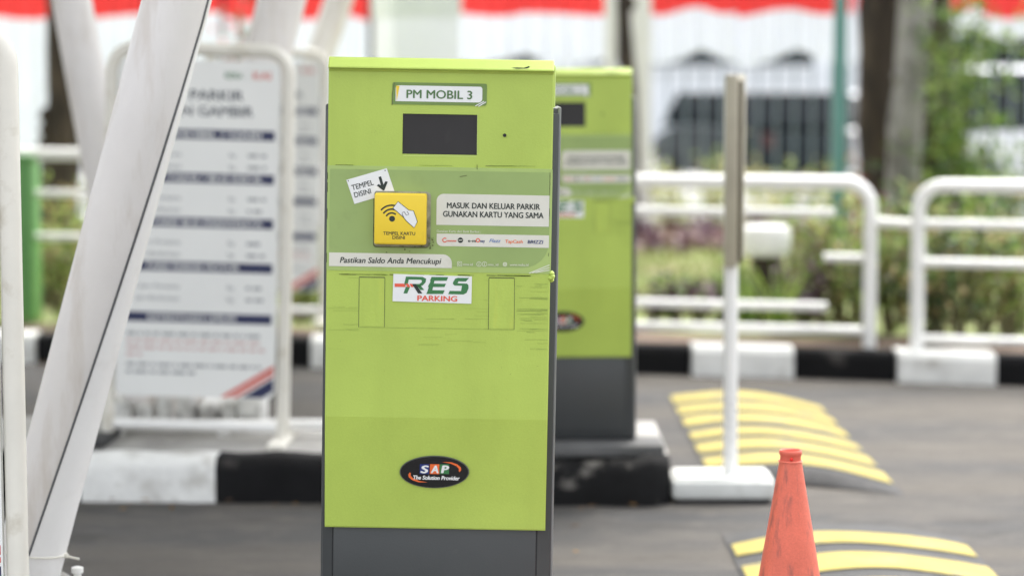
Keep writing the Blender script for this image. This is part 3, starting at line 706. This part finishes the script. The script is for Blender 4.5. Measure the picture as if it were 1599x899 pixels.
# ------------------------------------------------------------------ speed humps
def hump(label, y0, y1, xc, hwid, skew, stripes, ends):
    root = thing('speed_bump', label, 'speed bump', (xc, (y0 + y1) / 2, 0), (0, 0, 0), 'striped speed bumps')
    def pt(u, y, dz=0):
        z = .045 * math.sin(math.pi * (u + 1) / 2) ** .9 if abs(u) < 1 else 0
        return (u * hwid, y - (y0 + y1) / 2 + skew * u * hwid, z + dz)
    b = MB(); us = [-1 + 2 * i / 20 for i in range(21)]; ys = [y0, y0 + .05] + [y0 + .05 + (y1 - y0 - .1) * i / 8 for i in range(1, 9)] + [y1]
    g_ = [[b.bm.verts.new(pt(u, y, 0.004 if 0 < j < len(ys) - 1 else (-.039 * math.sin(math.pi * (u + 1) / 2)))) for u in us] for j, y in enumerate(ys)]
    for j in range(len(ys) - 1):
        for i in range(20): b.bm.faces.new((g_[j][i], g_[j][i + 1], g_[j + 1][i + 1], g_[j + 1][i]))
    b.build('hump_body', [rubber], root, smooth=60)
    for ys_, ye in stripes:
        s_ = MB(); e = [-.97 + 1.94 * i / 24 for i in range(25)]; ph = ys_ * 3
        v = [[s_.bm.verts.new(pt(u, yy + .012 * math.sin(u * 5 + ph + q), .0085)) for u in e] for q, yy in enumerate((ys_, ye))]
        for i in range(24): s_.bm.faces.new((v[0][i], v[0][i + 1], v[1][i + 1], v[1][i]))
        s_.build('yellow_stripe', [road_yellow], root, smooth=60)
    return root
hump('worn yellow striped speed bump in the lane beyond the painted island', 8.44, 10.75, 1.03, .325, -.55, [(8.62 + .36 * i, 8.62 + .36 * i + (.235 if i != 2 else .19)) for i in range(6)], None)
hump('yellow striped speed bump in the near lane behind the orange cone', 5.95, 7.5, 1.03, .37, -.05, [(6.0, 6.22), (6.38, 6.6), (6.74, 6.97), (7.12, 7.3)], None)

# ------------------------------------------------------------------ barriers on the verge
def barrier(name, label, p0, p1, z0, ztop, rails, legs, r=.033, ends=(True, True)):
    """p0, p1 ground points; rails: (s0, s1, height above z0, radius) in fractions of the length"""
    p0, p1 = Vector((*p0, z0)), Vector((*p1, z0)); d_ = p1 - p0; L_ = d_.length
    root = thing(name, label, 'barrier', p0, (0, 0, math.atan2(d_.y, d_.x)), 'white tube barriers on the verge')
    cr = .12
    path = []
    path += [(0, 0, -.1)] + [(x, 0, z) for x, z in arc(cr, ztop - z0 - cr, cr, 180, 90, 8)] + [(x, 0, z) for x, z in arc(L_ - cr, ztop - z0 - cr, cr, 90, 0, 8)] + [(L_, 0, -.1)]
    b = MB(); b.tube(path, r, 0, 16); b.build('hoop', [white_paint], root, smooth=60)
    for s0, s1, z, rr2 in rails:
        b = MB(); b.tube([(s0 * L_, 0, z - z0), (s1 * L_, 0, z - z0)], rr2, 0, 12); b.build('rail', [white_paint], root, smooth=60)
    for s_ in legs:
        b = MB(); b.tube([(s_ * L_, 0, -.1), (s_ * L_, 0, ztop - z0)], r * .8, 0, 12); b.build('leg', [white_paint], root, smooth=60)
    return root
lA = ong(1357, 542, .14); lA0 = Vector((-.55, 12.2, 0))
barrier('tube_barrier', 'white tube barrier with broken rails beside the blurred terminal', (lA0.x, lA0.y), (lA.x, lA.y), .14, .937,
        [(.03, .925, .79, .022), (.905, .985, .575, .02), (.03, .912, .335, .021), (.03, .985, .22, .023)], [.0], ends=None)
lB = ong(1431, 547, .14)
barrier('tube_barrier', 'white tube barrier right of the twin tree trunks', (lB.x, lB.y), (lB.x + 2.2, lB.y - .72), .14, .93, [(.01, .99, .75, .022), (.01, .99, .565, .022), (.01, .99, .2, .02)], [])
b = MB(); b.tube([(lA.x - .02, lA.y + .03, .75), (lB.x + .02, lB.y + .03, .742)], .024, 0, 12); tag(b.build('link_rail', [white_paint]), 'short white rail bridging the gap between the two tube barriers', 'rail')
barrier('tube_barrier', 'white tube barrier behind the leaning columns, next to the green cabinet', (-3.4, 13.1), (-1.7, 12.75), .14, 1.04, [(.02, .98, .83, .02), (.02, .98, .6, .02)], [])

# white bowl on a stump
pb = at(1200, 440, 12.6)
st = thing('garden_stool', 'white round capped stool on a dark stump behind the barrier rails', 'stool', (pb.x, 12.75, .13))
b = MB(); b.lathe([(.09, -.03), (.085, .15), (.075, .33), (.08, .38)], (0, 0, 0), 0, 24); b.build('pedestal', [bark_dark], st)
b = MB(); b.lathe([(.07, .37), (.12, .385), (.13, .41), (.135, .5), (.125, .53), (.09, .54), (.01, .545)], (0, 0, 0), 0, 32); b.build('cap', [white_paint], st)

# green cabinet at the left
b = MB(); gl = at(41, 250, 12.95); gr = at(65, 505, 12.95)
gc = thing('green_cabinet', 'slim green painted cabinet on the verge, next to the rounded sign frame', 'cabinet', ((gl.x + gr.x) / 2 - .1, 12.95, .13))
b.box(-.03, .118, -.12, .12, 0, gl.z - .13, 0, .015); b.build('body', [box_green], gc)
b = MB(); b.box(-.036, .124, -.13, .13, gl.z - .132, gl.z - .1, 0, .01); b.build('lid', [box_green], gc)

# ------------------------------------------------------------------ trees and plants
def leaf(b, p, d_, up, L_, W_, m=0):
    d_ = d_.normalized(); s_ = d_.cross(up)
    if s_.length < 1e-3: s_ = d_.orthogonal()
    s_.normalize(); n_ = s_.cross(d_)
    a = p + d_ * L_ * .45 + n_ * W_ * .15
    vs_ = [b.bm.verts.new(v) for v in (p, a - s_ * W_ / 2, p + d_ * L_ - n_ * L_ * .1, a + s_ * W_ / 2)]
    for q in ((0, 1, 2), (0, 2, 3)): b.bm.faces.new([vs_[i] for i in q]).material_index = m
def rv(rr_): return Vector((rr_.gauss(0, 1), rr_.gauss(0, 1), rr_.gauss(0, 1)))
def shrub(name, label, cat, x, y, z, w_, h, n, leafsz, mats, group, seed, stems=9, strap=False):
    rr_ = random.Random(seed); root = thing(name, label, cat, (x, y, z), (0, 0, 0), group)
    st_ = MB(); lf = MB()
    tips = []
    for i in range(stems):
        a = rr_.uniform(0, 6.28); lean = rr_.uniform(.1, 1) * w_ / 2; hh = h * rr_.uniform(.55, 1)
        p0 = Vector((rr_.gauss(0, .02), rr_.gauss(0, .02), -.03)); p1 = Vector((math.cos(a) * lean * .45, math.sin(a) * lean * .45, hh * .55)); p2 = Vector((math.cos(a) * lean, math.sin(a) * lean, hh))
        if strap:
            seg = 5; pv = None; W0 = leafsz
            for k2 in range(seg + 1):
                t = k2 / seg; c = p0.lerp(p1, t).lerp(p1.lerp(p2 + Vector((math.cos(a), math.sin(a), -.3)) * w_ * .3, t), t)
                sd_ = Vector((-math.sin(a), math.cos(a), 0)) * W0 * (1 - t * .9) / 2
                cu_ = (lf.bm.verts.new(c - sd_), lf.bm.verts.new(c + sd_))
                if pv: lf.bm.faces.new((pv[0], pv[1], cu_[1], cu_[0])).material_index = i % len(mats)
                pv = cu_
        else:
            st_.tube([p0, p1, p2], [.006, .004, .002], 0, 5); tips.append((p0, p1, p2))
    if not strap:
        for i in range(n):
            p0, p1, p2 = rr_.choice(tips); t = rr_.uniform(.2, 1.05) ** .7
            c = p0.lerp(p1, t).lerp(p1.lerp(p2, t), t)
            c = c + rv(rr_) * w_ * .07
            d_ = rv(rr_) + Vector((c.x, c.y, .15)) * 2
            leaf(lf, c, d_, Vector((0, 0, 1)), leafsz * rr_.uniform(.6, 1.3), leafsz * rr_.uniform(.35, .6), rr_.randrange(len(mats)))
        st_.build('stem', [stem_m], root)
    else: st_.bm.free()
    lf.build('foliage', [leaf_mats[m] for m in mats], root, smooth=0, recalc=False)
    return root
def gpos(px, py, z=.13): p = ong(px, py, z); return p.x, p.y
# near row just behind the kerb: (px, base depth offset, width, height, kind)
def kind_shrub(k_, x, y, z, w_, h, seed, label, group):
    if k_ == 'purple': return shrub('purple_plant', label, 'plant', x, y, z, w_, h, 90, .075, ['purple', 'purple', 'green'], group, seed)
    if k_ == 'strap': return shrub('strappy_plant', label, 'plant', x, y, z, w_, h, 0, .03, ['light', 'green', 'light'], group, seed, 26, True)
    if k_ == 'yellow': return shrub('yellow_shrub', label, 'shrub', x, y, z, w_, h, 260, .09, ['yellow', 'light', 'yellow'], group, seed, 12)
    if k_ == 'light': return shrub('leafy_shrub', label, 'shrub', x, y, z, w_, h, 240, .06, ['light', 'green', 'light', 'dry'], group, seed, 14)
    if k_ == 'blue': return shrub('blue_green_shrub', label, 'shrub', x, y, z, w_, h, 500, .11, ['blue', 'green', 'light'], group, seed, 16)
    return shrub('leafy_shrub', label, 'shrub', x, y, z, w_, h, 260, .065, ['green', 'dark', 'light', 'dry'] if k_ != 'dark' else ['dark', 'green', 'dark', 'dry'], group, seed, 14)
NEAR = [  # px, Y, w, h, kind
    (1018, 12.75, .26, .27, 'purple'), (1055, 12.6, .26, .27, 'purple'), (1093, 12.7, .26, .27, 'purple'), (1125, 12.9, .26, .27, 'purple'),
    (1170, 12.5, .5, .5, 'strap'), (1215, 12.35, .45, .42, 'strap'), (1252, 12.4, .36, .44, 'purple'), (1285, 12.35, .34, .46, 'purple'),
    (1260, 12.9, .5, .62, 'light'), (1320, 12.4, .5, .62, 'light'), (1305, 12.95, .4, .72, 'light'), (1345, 12.15, .34, .52, 'green'),
    (1392, 12.2, .42, .74, 'light'), (1408, 12.6, .45, .78, 'green'), (1470, 12.1, .5, .72, 'green'), (1500, 11.9, .5, .62, 'dark'),
    (1455, 11.75, .32, .45, 'dark'), (1540, 12.2, .55, .7, 'green'), (1575, 11.9, .45, .6, 'light'), (1600, 12.3, .6, .74, 'green'),
    (1150, 13.3, .4, .3, 'light'), (1040, 13.6, .3, .14, 'light'), (1235, 13.6, .6, .55, 'light'), (1360, 13.1, .6, .75, 'light'), (1520, 13.0, .8, .8, 'dark'),
    (90, 13.4, .5, .55, 'light'), (135, 13.9, .6, .6, 'light'), (75, 13.9, .5, .5, 'green'), (110, 14.6, .8, .8, 'light'), (470, 13.0, .4, .3, 'light'), (495, 13.3, .4, .35, 'light')]
KN = {'purple': 'purple leaved plant', 'strap': 'strappy arching green plant', 'light': 'fresh light green leafy shrub', 'green': 'mid green leafy shrub', 'dark': 'dark green leafy shrub', 'yellow': 'pale yellow shrub', 'blue': 'big blue green shrub'}
NL = ['first from the blurred terminal, behind the lowest rails', 'second from the blurred terminal, behind the lowest rails', 'third from the blurred terminal, tallest there', 'just left of the edge-on sign pole',
      'right beside the white sign pole', 'in front of the white capped stool', 'between the capped stool and the barrier end', 'at the end of the broken lower rail',
      'right behind the capped stool', 'behind the barrier corner', 'tallest behind the barrier corner', 'touching the bent barrier leg',
      'in the gap between the barriers', 'under the grey tree trunk', 'inside the end of the second barrier', 'drooping over the white kerb block',
      'at the foot of the second barrier leg', 'midway along the second barrier', 'behind the last black kerb block', 'at the right edge of the view',
      'low behind the edge-on sign', 'low on the lawn near the blurred terminal', 'on the lawn behind the capped stool', 'before the brown trunk', 'big and shady behind the second barrier',
      'next to the green cabinet', 'behind the left leaning column', 'half behind the green cabinet', 'large and bright behind the left barrier', 'small below the distant tariff board', 'low beside the terminal below the distant board']
for i, ((px, y, w_, h, kd), nl) in enumerate(zip(NEAR, NL)):
    x = at(px, 400, y).x
    kind_shrub(kd, x, y, .13, w_, h, 100 + i, KN[kd] + ' ' + nl, 'verge plants behind the kerb')
# shrubs along the fence
FARL = [(1005, 21.6, 1.0, .75, 'yellow'), (1060, 21.4, .9, .6, 'yellow'), (1110, 21.9, 1.1, .85, 'yellow'), (1190, 21.5, 1.0, .6, 'yellow'), (1250, 21.8, 1.0, .65, 'yellow'), (1330, 21.3, .7, .6, 'yellow')]
FN = ['at the foot of the white fence post', 'in front of the dark car', 'right of the dark car bonnet', 'behind the edge-on sign', 'under the teal post', 'left of the brown trunk']
for i, ((px, y, w_, h, kd), nl) in enumerate(zip(FARL, FN)):
    kind_shrub(kd, at(px, 300, y).x, y, .02, w_, h, 200 + i, KN[kd] + ' ' + nl, 'pale shrubs along the fence')
for i, (px, y, w_, h, lab) in enumerate(((1560, 17.0, 1.7, 1.1, 'big blue green shrub filling the right edge above the barrier'), (1500, 18.5, .8, 1.0, 'bushy blue green shrub beside the tree trunks'))):
    kind_shrub('blue', at(px, 300, y).x, y, .05, w_, h, 300 + i, lab, 'blue green shrubs')
shrub('leafy_shrub', 'tall light shrub with hanging leaves right of the grey trunk', 'shrub', at(1500, 200, 17.0).x, 17.0, .06, 1.0, 2.3, 620, .11, ['light', 'green', 'green'], 'blue green shrubs', 411, 12)
shrub('leafy_shrub', 'thin reddish shrub seen above the tariff board', 'shrub', at(374, 200, 20.0).x, 20.0, .04, .6, 2.3, 260, .11, ['green', 'dark', 'red'], 'pale shrubs along the fence', 412, 7)
shrub('flowering_plant', 'small plant with violet blooms behind the second barrier', 'plant', at(1500, 330, 13.6).x, 13.6, .13, .2, .72, 26, .05, ['violet', 'green'], 'verge plants behind the kerb', 413, 3)
shrub('flowering_plant', 'plant with pinkish red blooms left of the brown trunk', 'plant', at(1345, 260, 17.5).x, 17.5, .06, .26, .85, 60, .09, ['red', 'red', 'green'], 'verge plants behind the kerb', 414, 4)
# bed of purple ground cover and grass blades
gcov = MB(); rr_ = random.Random(9)
for i in range(2600):
    x = rr_.uniform(-1, 4.5); y = rr_.uniform(18.6, 21.2); leaf(gcov, Vector((x, y, .04 + rr_.uniform(0, .16))), rv(rr_), Vector((0, 0, 1)), .16, .09, rr_.randrange(2))
struct(gcov.build('ground_cover', [leaf_mats['purple'], M('leaf_rust', (.16, .085, .06), .6, .4, 5)], smooth=0, recalc=False), 'stuff')
gb = MB()
for i in range(9000):
    x = rr_.uniform(-4.5, 4.2); y = rr_.uniform(12.6, 18.5); 
    if x < -.8 or rr_.random() < .8: 
        p = Vector((x, y, .1)); leaf(gb, p, Vector((rr_.gauss(0, .4), rr_.gauss(0, .4), 1)), Vector((0, 1, 0)), rr_.uniform(.05, .13), .012)
struct(gb.build('grass', [grass_m], smooth=0, recalc=False), 'stuff')

def tree(label, px0, py0, px1, py1, Y, r0, r1, mat, seed, htot=6.0, kind='tree'):
    rr_ = random.Random(seed); a = at(px0, py0, Y); c = at(px1, py1, Y)
    d_ = (a - c) / (a.z - c.z); foot = c - d_ * (c.z - .02)
    root = thing(kind, label, 'tree', foot, (0, 0, 0), 'tree trunks on the verge')
    t = MB(); pts, rs = [], []
    n = 16
    for i in range(n + 1):
        z = htot * .62 * i / n; p = d_ * z; p = p + Vector((.03 * math.sin(z * 2.3 + seed), .03 * math.cos(z * 1.9), 0)) * min(1, z)
        pts.append(p); rs.append((1.35 if i == 1 else 1) * 1.0 * (1 if i else 1.3) * (r0 + (r1 - r0) * i / n) * (1.25 if i == 0 else 1) * (1 + .1 * math.sin(i * 2.7 + seed)))
    t.tube(pts, rs, 0, 18)
    for v in t.bm.verts:
        a_ = math.atan2(v.co.y, v.co.x - d_.x * v.co.z); v.co.x += .018 * math.sin(a_ * 5 + v.co.z * 2 + seed) + rr_.gauss(0, .006); v.co.y += .018 * math.cos(a_ * 4 + v.co.z * 3)
    for q in range(7):          # knots and burls
        z = rr_.uniform(.2, 3.2); a_ = rr_.uniform(3.4, 6.0); c0 = d_ * z + Vector((math.cos(a_), math.sin(a_), 0)) * r0 * .8
        t.lathe([(.003, -.06), (.035, -.035), (.05, 0), (.03, .04), (.004, .06)], c0, 0, 8)
    top = pts[-1]; ends = []
    for i in range(6):
        a_ = i * 1.05 + rr_.uniform(0, .6); e = top + Vector((math.cos(a_) * rr_.uniform(.6, 1.5), math.sin(a_) * rr_.uniform(.6, 1.5), rr_.uniform(.6, htot * .36)))
        t.tube([pts[-3 + i % 3], top.lerp(e, .5) + Vector((0, 0, .15)), e], [r1 * .6, r1 * .4, r1 * .12], 0, 8); ends.append(e)
    t.build('trunk', [mat], root, smooth=60)
    c_ = MB()
    for i in range(1300):
        e = rr_.choice(ends); leaf(c_, e + rv(rr_) * .38, rv(rr_), Vector((0, 0, 1)), rr_.uniform(.1, .2), .08, rr_.randrange(3))
    c_.build('crown', [leaf_mats['green'], leaf_mats['dark'], leaf_mats['light']], root, smooth=0, recalc=False)
    return root
tree('dark brown bark tree trunk left of the grey trunk', 1372, 0, 1380, 330, 18.0, .16, .14, bark_dark, 21, 7)
tree('pale grey tree trunk between the two brown trunks', 1424, 0, 1412, 330, 17.6, .125, .105, bark_grey, 22, 7)
tree('shadowy brown tree trunk right of the grey trunk', 1452, 0, 1462, 330, 18.4, .16, .1, bark_dark, 23, 7)
tree('dark tree trunk behind the left leaning column', 98, 0, 92, 240, 17.0, .13, .08, bark_dark, 24, 7)
tree('slim dark tree trunk between white posts above the blurred terminal', 978, 0, 979, 90, 19.5, .05, .042, bark_dark, 25, 7)

# ------------------------------------------------------------------ posts, fence and flags
def post(name, label, px, Y, wd, top, mat, square=False, cat='post', base_z=0.0):
    x = at(px, 130, Y).x; b = MB()
    if square: b.box(-wd / 2, wd / 2, -wd / 2, wd / 2, 0, top, 0, .01)
    else: b.lathe([(wd * .8, 0), (wd * .8, .03), (wd / 2, .04), (wd / 2, top), (.01, top + .02)], (0, 0, 0), 0, 20)
    return tag(b.build(name, [mat], loc=(x, Y, base_z)), label, cat)
post('metal_post', 'tall teal green metal post beside the dark car', 1311, 17.0, .095, 4.5, teal)
post('fence_post', 'broad white post at the right of the slim dark trunk', 1001, 20.5, .16, 3.4, white_paint, True)
post('fence_post', 'white post just left of the slim dark trunk', 953, 20.5, .1, 3.4, white_paint, True)
gp = thing('gate_pillar', 'big white rendered gate pillar above the terminal between the flags', 'pillar', (at(650, 100, 21.0).x, 21.0, 0), (0, 0, R(20)))
b = MB(); b.box(-.3, .3, -.3, .3, 0, 3.4, 0, .012); b.build('shaft', [wall_white], gp)
b = MB(); b.box(-.31, .31, -.31, .31, at(650, 26, 21).z, 3.2, 0, .008); b.build('cap_block', [M('pillar_band', (.72, .77, .77), .7, .05)], gp)
FY = 23.0
fn = thing('iron_fence', 'tall grey iron bar fence running behind the lawn', 'fence', (0, FY, 0))
b = MB(); xx = -8.5
while xx < 8.5:
    b.box(xx - .0105, xx + .0105, -.0105, .0105, .05, 3.0); xx += .172
ob = b.build('bars', [fence_paint], fn, smooth=0); ob['kind'] = 'stuff'
for z in (.25, 2.75):
    b = MB(); b.box(-8.5, 8.5, -.02, .02, z - .025, z + .025); b.build('rail', [fence_paint], fn, smooth=0)
b = MB(); b.box(-8.5, 8.5, -.1, .1, -.15, .12, 0, .01); b.build('plinth_wall', [concrete], fn, smooth=0)

def bunting(px0, px1, pyred, pylow, sag, nsag, seed, label, Y=22.75, wave=.05):
    rr_ = random.Random(seed); x0, x1 = at(px0, 100, Y).x, at(px1, 100, Y).x
    zr, zl = at(700, pyred, Y).z, at(700, pylow, Y).z; zt_ = 2.75
    n = max(20, int((x1 - x0) / .012)); b = MB(); cols_ = []
    ph = rr_.uniform(0, 6)
    for i in range(n + 1):
        t = i / n; x = x0 + (x1 - x0) * t; s_ = abs(math.sin(math.pi * nsag * t + .25 * seed))
        za = zr - wave * s_ + .02 * math.sin(9 * t + ph); zb_ = zl - sag * s_
        col_ = []
        for k2 in range(9):
            if k2 <= 3: z = zt_ + (za - zt_) * k2 / 3
            else: z = za + (zb_ - za) * (k2 - 3) / 5
            amp = .012 + .03 * k2 / 8
            col_.append(b.bm.verts.new((x, amp * math.sin(x * 34 + ph + .6 * math.sin(x * 5)) + amp * .5 * math.sin(x * 13 + ph), z)))
        cols_.append(col_)
    for i in range(n):
        for k2 in range(8): b.bm.faces.new((cols_[i][k2], cols_[i + 1][k2], cols_[i + 1][k2 + 1], cols_[i][k2 + 1])).material_index = 0 if k2 < 3 else 1
    o = b.build('flag_bunting', [flag_red, flag_white], smooth=60); o.location = (0, Y, 0)
    return tag(o, label, 'bunting', 'red and white cloth hung on the fence')
bunting(-30, 225, 22, 215, .1, 2, 1, 'red and white cloth behind the left leaning column, hanging lowest')
bunting(228, 345, 20, 190, .1, 1, 2, 'red and white cloth behind the thick seamed column')
bunting(352, 575, 24, 120, .05, 2, 3, 'red and white cloth between the tariff board and the gate pillar')
bunting(716, 945, 17, 84, .09, 1.5, 4, 'red and white pleated cloth above the green terminals')
bunting(1014, 1150, 12, 76, .14, 1, 5, 'red and white cloth between the white fence post and the edge-on sign')
bunting(1150, 1330, 14, 76, .16, 1, 6, 'red and white cloth ending at the teal post')
bunting(1335, 1480, 12, 80, .1, 1, 7, 'red and white cloth behind the tree trunks')
bunting(1480, 1640, 8, 40, .14, 1.4, 8, 'scalloped red and white cloth at the right edge above the white van', wave=.14)

# ------------------------------------------------------------------ vehicles in the street
def car(name, label, cat, x, y, rz, paint, L_=4.2, W_=1.72, Ht=1.48, van=False, seed=1):
    root = thing(name, label, cat, (x, y, -.116), (0, 0, rz), 'vehicles in the street beyond the fence')
    hl, hw_ = L_ / 2, W_ / 2; belt = .88 if not van else .9
    b = MB()
    def loft(stations, m):
        rows_ = []
        for sx, zb_, zt2, w2, wt in stations:
            rows_.append([b.bm.verts.new((sx, a, z)) for a, z in ((-w2 * .94, zb_), (-w2, zb_ + (zt2 - zb_) * .45), (-w2 * .99, zt2 - .05), (-wt, zt2), (wt, zt2), (w2 * .99, zt2 - .05), (w2, zb_ + (zt2 - zb_) * .45), (w2 * .94, zb_))])
        for i in range(len(rows_) - 1):
            for k2 in range(8): b.bm.faces.new((rows_[i][k2], rows_[i][(k2 + 1) % 8], rows_[i + 1][(k2 + 1) % 8], rows_[i + 1][k2])).material_index = m
        b.bm.faces.new(rows_[0]).material_index = m; b.bm.faces.new(rows_[-1][::-1]).material_index = m
    loft([(-hl, .35, belt - .2, hw_ * .82, hw_ * .7), (-hl + .1, .24, belt - .06, hw_ * .94, hw_ * .85), (-hl + .5, .2, belt, hw_, hw_ * .9), (0, .18, belt + .02, hw_, hw_ * .92), (hl - 1.0, .2, belt, hw_, hw_ * .9), (hl - .3, .22, belt - .14, hw_ * .94, hw_ * .8), (hl, .32, belt - .32, hw_ * .8, hw_ * .66)], 0)
    b.build('body', [paint], root, smooth=40)
    fr, rr2 = (hl - .55, -hl + .06) if van else (hl - 1.05, -hl + .3)
    ft_, rt_ = (hl - 1.0, -hl + .16) if van else (hl - 1.8, -hl + .85)
    b = MB(); wb, wt_ = hw_ * .9, hw_ * .7 if not van else hw_ * .82
    lo = [(fr, -wb), (fr, wb), (rr2, wb), (rr2, -wb)]; hi = [(ft_, -wt_), (ft_, wt_), (rt_, wt_), (rt_, -wt_)]
    A_ = [b.bm.verts.new((p[0], p[1], belt - .01)) for p in lo]; B_ = [b.bm.verts.new((p[0], p[1], Ht - .05)) for p in hi]
    for i in range(4): b.bm.faces.new((A_[i], A_[(i + 1) % 4], B_[(i + 1) % 4], B_[i]))
    b.bm.faces.new(B_); b.bm.faces.new(A_[::-1]); b.build('windows', [glass_dark], root, smooth=0)
    b = MB()
    nn = 12; rows_ = []
    for i in range(nn + 1):
        t = -1 + 2 * i / nn; sx = (ft_ + rt_) / 2 + (ft_ - rt_) / 2 * t * 1.03
        rows_.append([b.bm.verts.new((sx, wt_ * 1.03 * (-1 + 2 * k2 / 8), Ht - .05 + .05 * (1 - t ** 4) * (1 - (-1 + k2 / 4) ** 4) - (0 if 0 < k2 < 8 else .01))) for k2 in range(9)])
    for i in range(nn):
        for k2 in range(8): b.bm.faces.new((rows_[i][k2], rows_[i + 1][k2], rows_[i + 1][k2 + 1], rows_[i][k2 + 1]))
    for s_ in (-1, 1):   # pillars
        for lo_x, hi_x in ((fr, ft_), (rr2, rt_), ((fr + rr2) / 2, (ft_ + rt_) / 2)):
            b.tube([(lo_x, s_ * (wb + .004), belt - .02), (hi_x, s_ * (wt_ + .004), Ht - .04)], .035, 0, 6)
    b.build('roof', [paint], root, smooth=40)
    for sx in (hl - .78, -hl + .75):
        for s_ in (-1, 1):
            wr = thing('wheel', '', ''); del wr['label']; del wr['category']; wr.parent = root; wr.location = (sx, s_ * (hw_ - .08), .31); wr.rotation_euler = (R(90), 0, 0)
            b = MB(); b.lathe([(.2, -.1), (.3, -.1), (.315, -.07), (.315, .07), (.3, .1), (.2, .1)], (0, 0, 0), 0, 24); b.build('tyre', [tyre_m], wr)
            b = MB(); b.lathe([(.02, -.105), (.2, -.09), (.2, .09), (.02, .105)], (0, 0, 0), 0, 20); b.build('rim', [rim_m], wr)
    for s_ in (-1, 1):
        b = MB(); b.box(hl - .22, hl - .04, s_ * hw_ * .62 - .16, s_ * hw_ * .62 + .16, belt - .38, belt - .24, 0, .03); b.build('headlight', [lamp_clear], root)
        b = MB(); b.box(-hl - .015, -hl + .12, s_ * hw_ * .72 - .1, s_ * hw_ * .72 + .1, belt - .3, belt - .08, 0, .03); b.build('tail_light', [lamp_red], root)
    return root
car('parked_car', 'dark blue grey car behind the iron fence, between the white post and the teal post', 'car', at(1172, 200, 36).x, 36.5, R(113), car_dark, 3.6, 1.74, 1.44, True)
car('parked_car', 'white car partly hidden by the brown tree trunk', 'car', at(1345, 200, 38).x, 38.5, R(95), car_white, 4.0, 1.7, 1.4)
car('parked_van', 'white van with dark windows at the right edge beyond the shrubs', 'van', at(1590, 200, 33).x + .8, 33.0, R(4), car_white, 4.6, 1.8, 1.75, True)
car('parked_car', 'white car behind the cloth at the left edge', 'car', at(40, 200, 36).x, 36.0, R(10), car_white, 4.2, 1.72, 1.5)

# ------------------------------------------------------------------ far side of the street
bl = thing('white_building', 'long pale building across the street behind the fence and flags', 'building', (0, 58, -.16))
b = MB(); b.box(-40, 40, 0, 10, 0, 7.0); b.build('wall', [wall_white], bl, smooth=0)
b = MB(); b.box(-40.3, 40.3, -.4, 10.3, 7.0, 7.35); b.build('roof', [concrete], bl, smooth=0)
for i in range(12):
    b = MB(); b.box(-38 + i * 6.6, -32.4 + i * 6.6, -.04, .1, 2.0, 5.2); wn = b.build('window', [glass_dark], bl, smooth=0)
    b = MB(); b.box(-38.15 + i * 6.6, -32.25 + i * 6.6, -.12, -.03, 1.85, 1.998); b.build('sill', [wall_white], wn, smooth=0)

# ------------------------------------------------------------------ canopy the leaning columns carry
cn = thing('gate_canopy', 'pale flat canopy roof carried by the leaning white columns over the lanes', 'canopy', (0, 0, 4.25))
b = MB(); b.box(-9, CAN_X, CAN_Y0, CAN_Y1, 0, .12, 0, .02); b.build('roof_sheet', [wall_white], cn, smooth=0)
for y in (CAN_Y0 + .1, 5.6, 8.9, CAN_Y1 - .1):
    b = MB(); b.box(-9, CAN_X - .05, y - .06, y + .06, -.16, -.002); b.build('beam', [column_paint], cn, smooth=0)

lt = MB(); rl = random.Random(31)
for i in range(64):
    x = rl.uniform(-2.6, .5); y = (kerb_y(x) - abs(rl.gauss(0, .12)) - .03) if i % 2 else 8.0 - abs(rl.gauss(0, .12)) + (.12 if x < -.6 else 0)
    if i % 9 == 0: y = rl.uniform(6.3, 7.9)
    leaf(lt, Vector((x, y, .012)), Vector((rl.gauss(0, 1), rl.gauss(0, 1), .15)), Vector((0, 0, 1)), rl.uniform(.02, .045), .016, rl.randrange(2))
struct(lt.build('fallen_leaves', [M('dry_leaf', (.3, .17, .05), .8, .4, 9), M('brown_leaf', (.14, .08, .04), .8, .4, 9)], smooth=0, recalc=False), 'stuff')
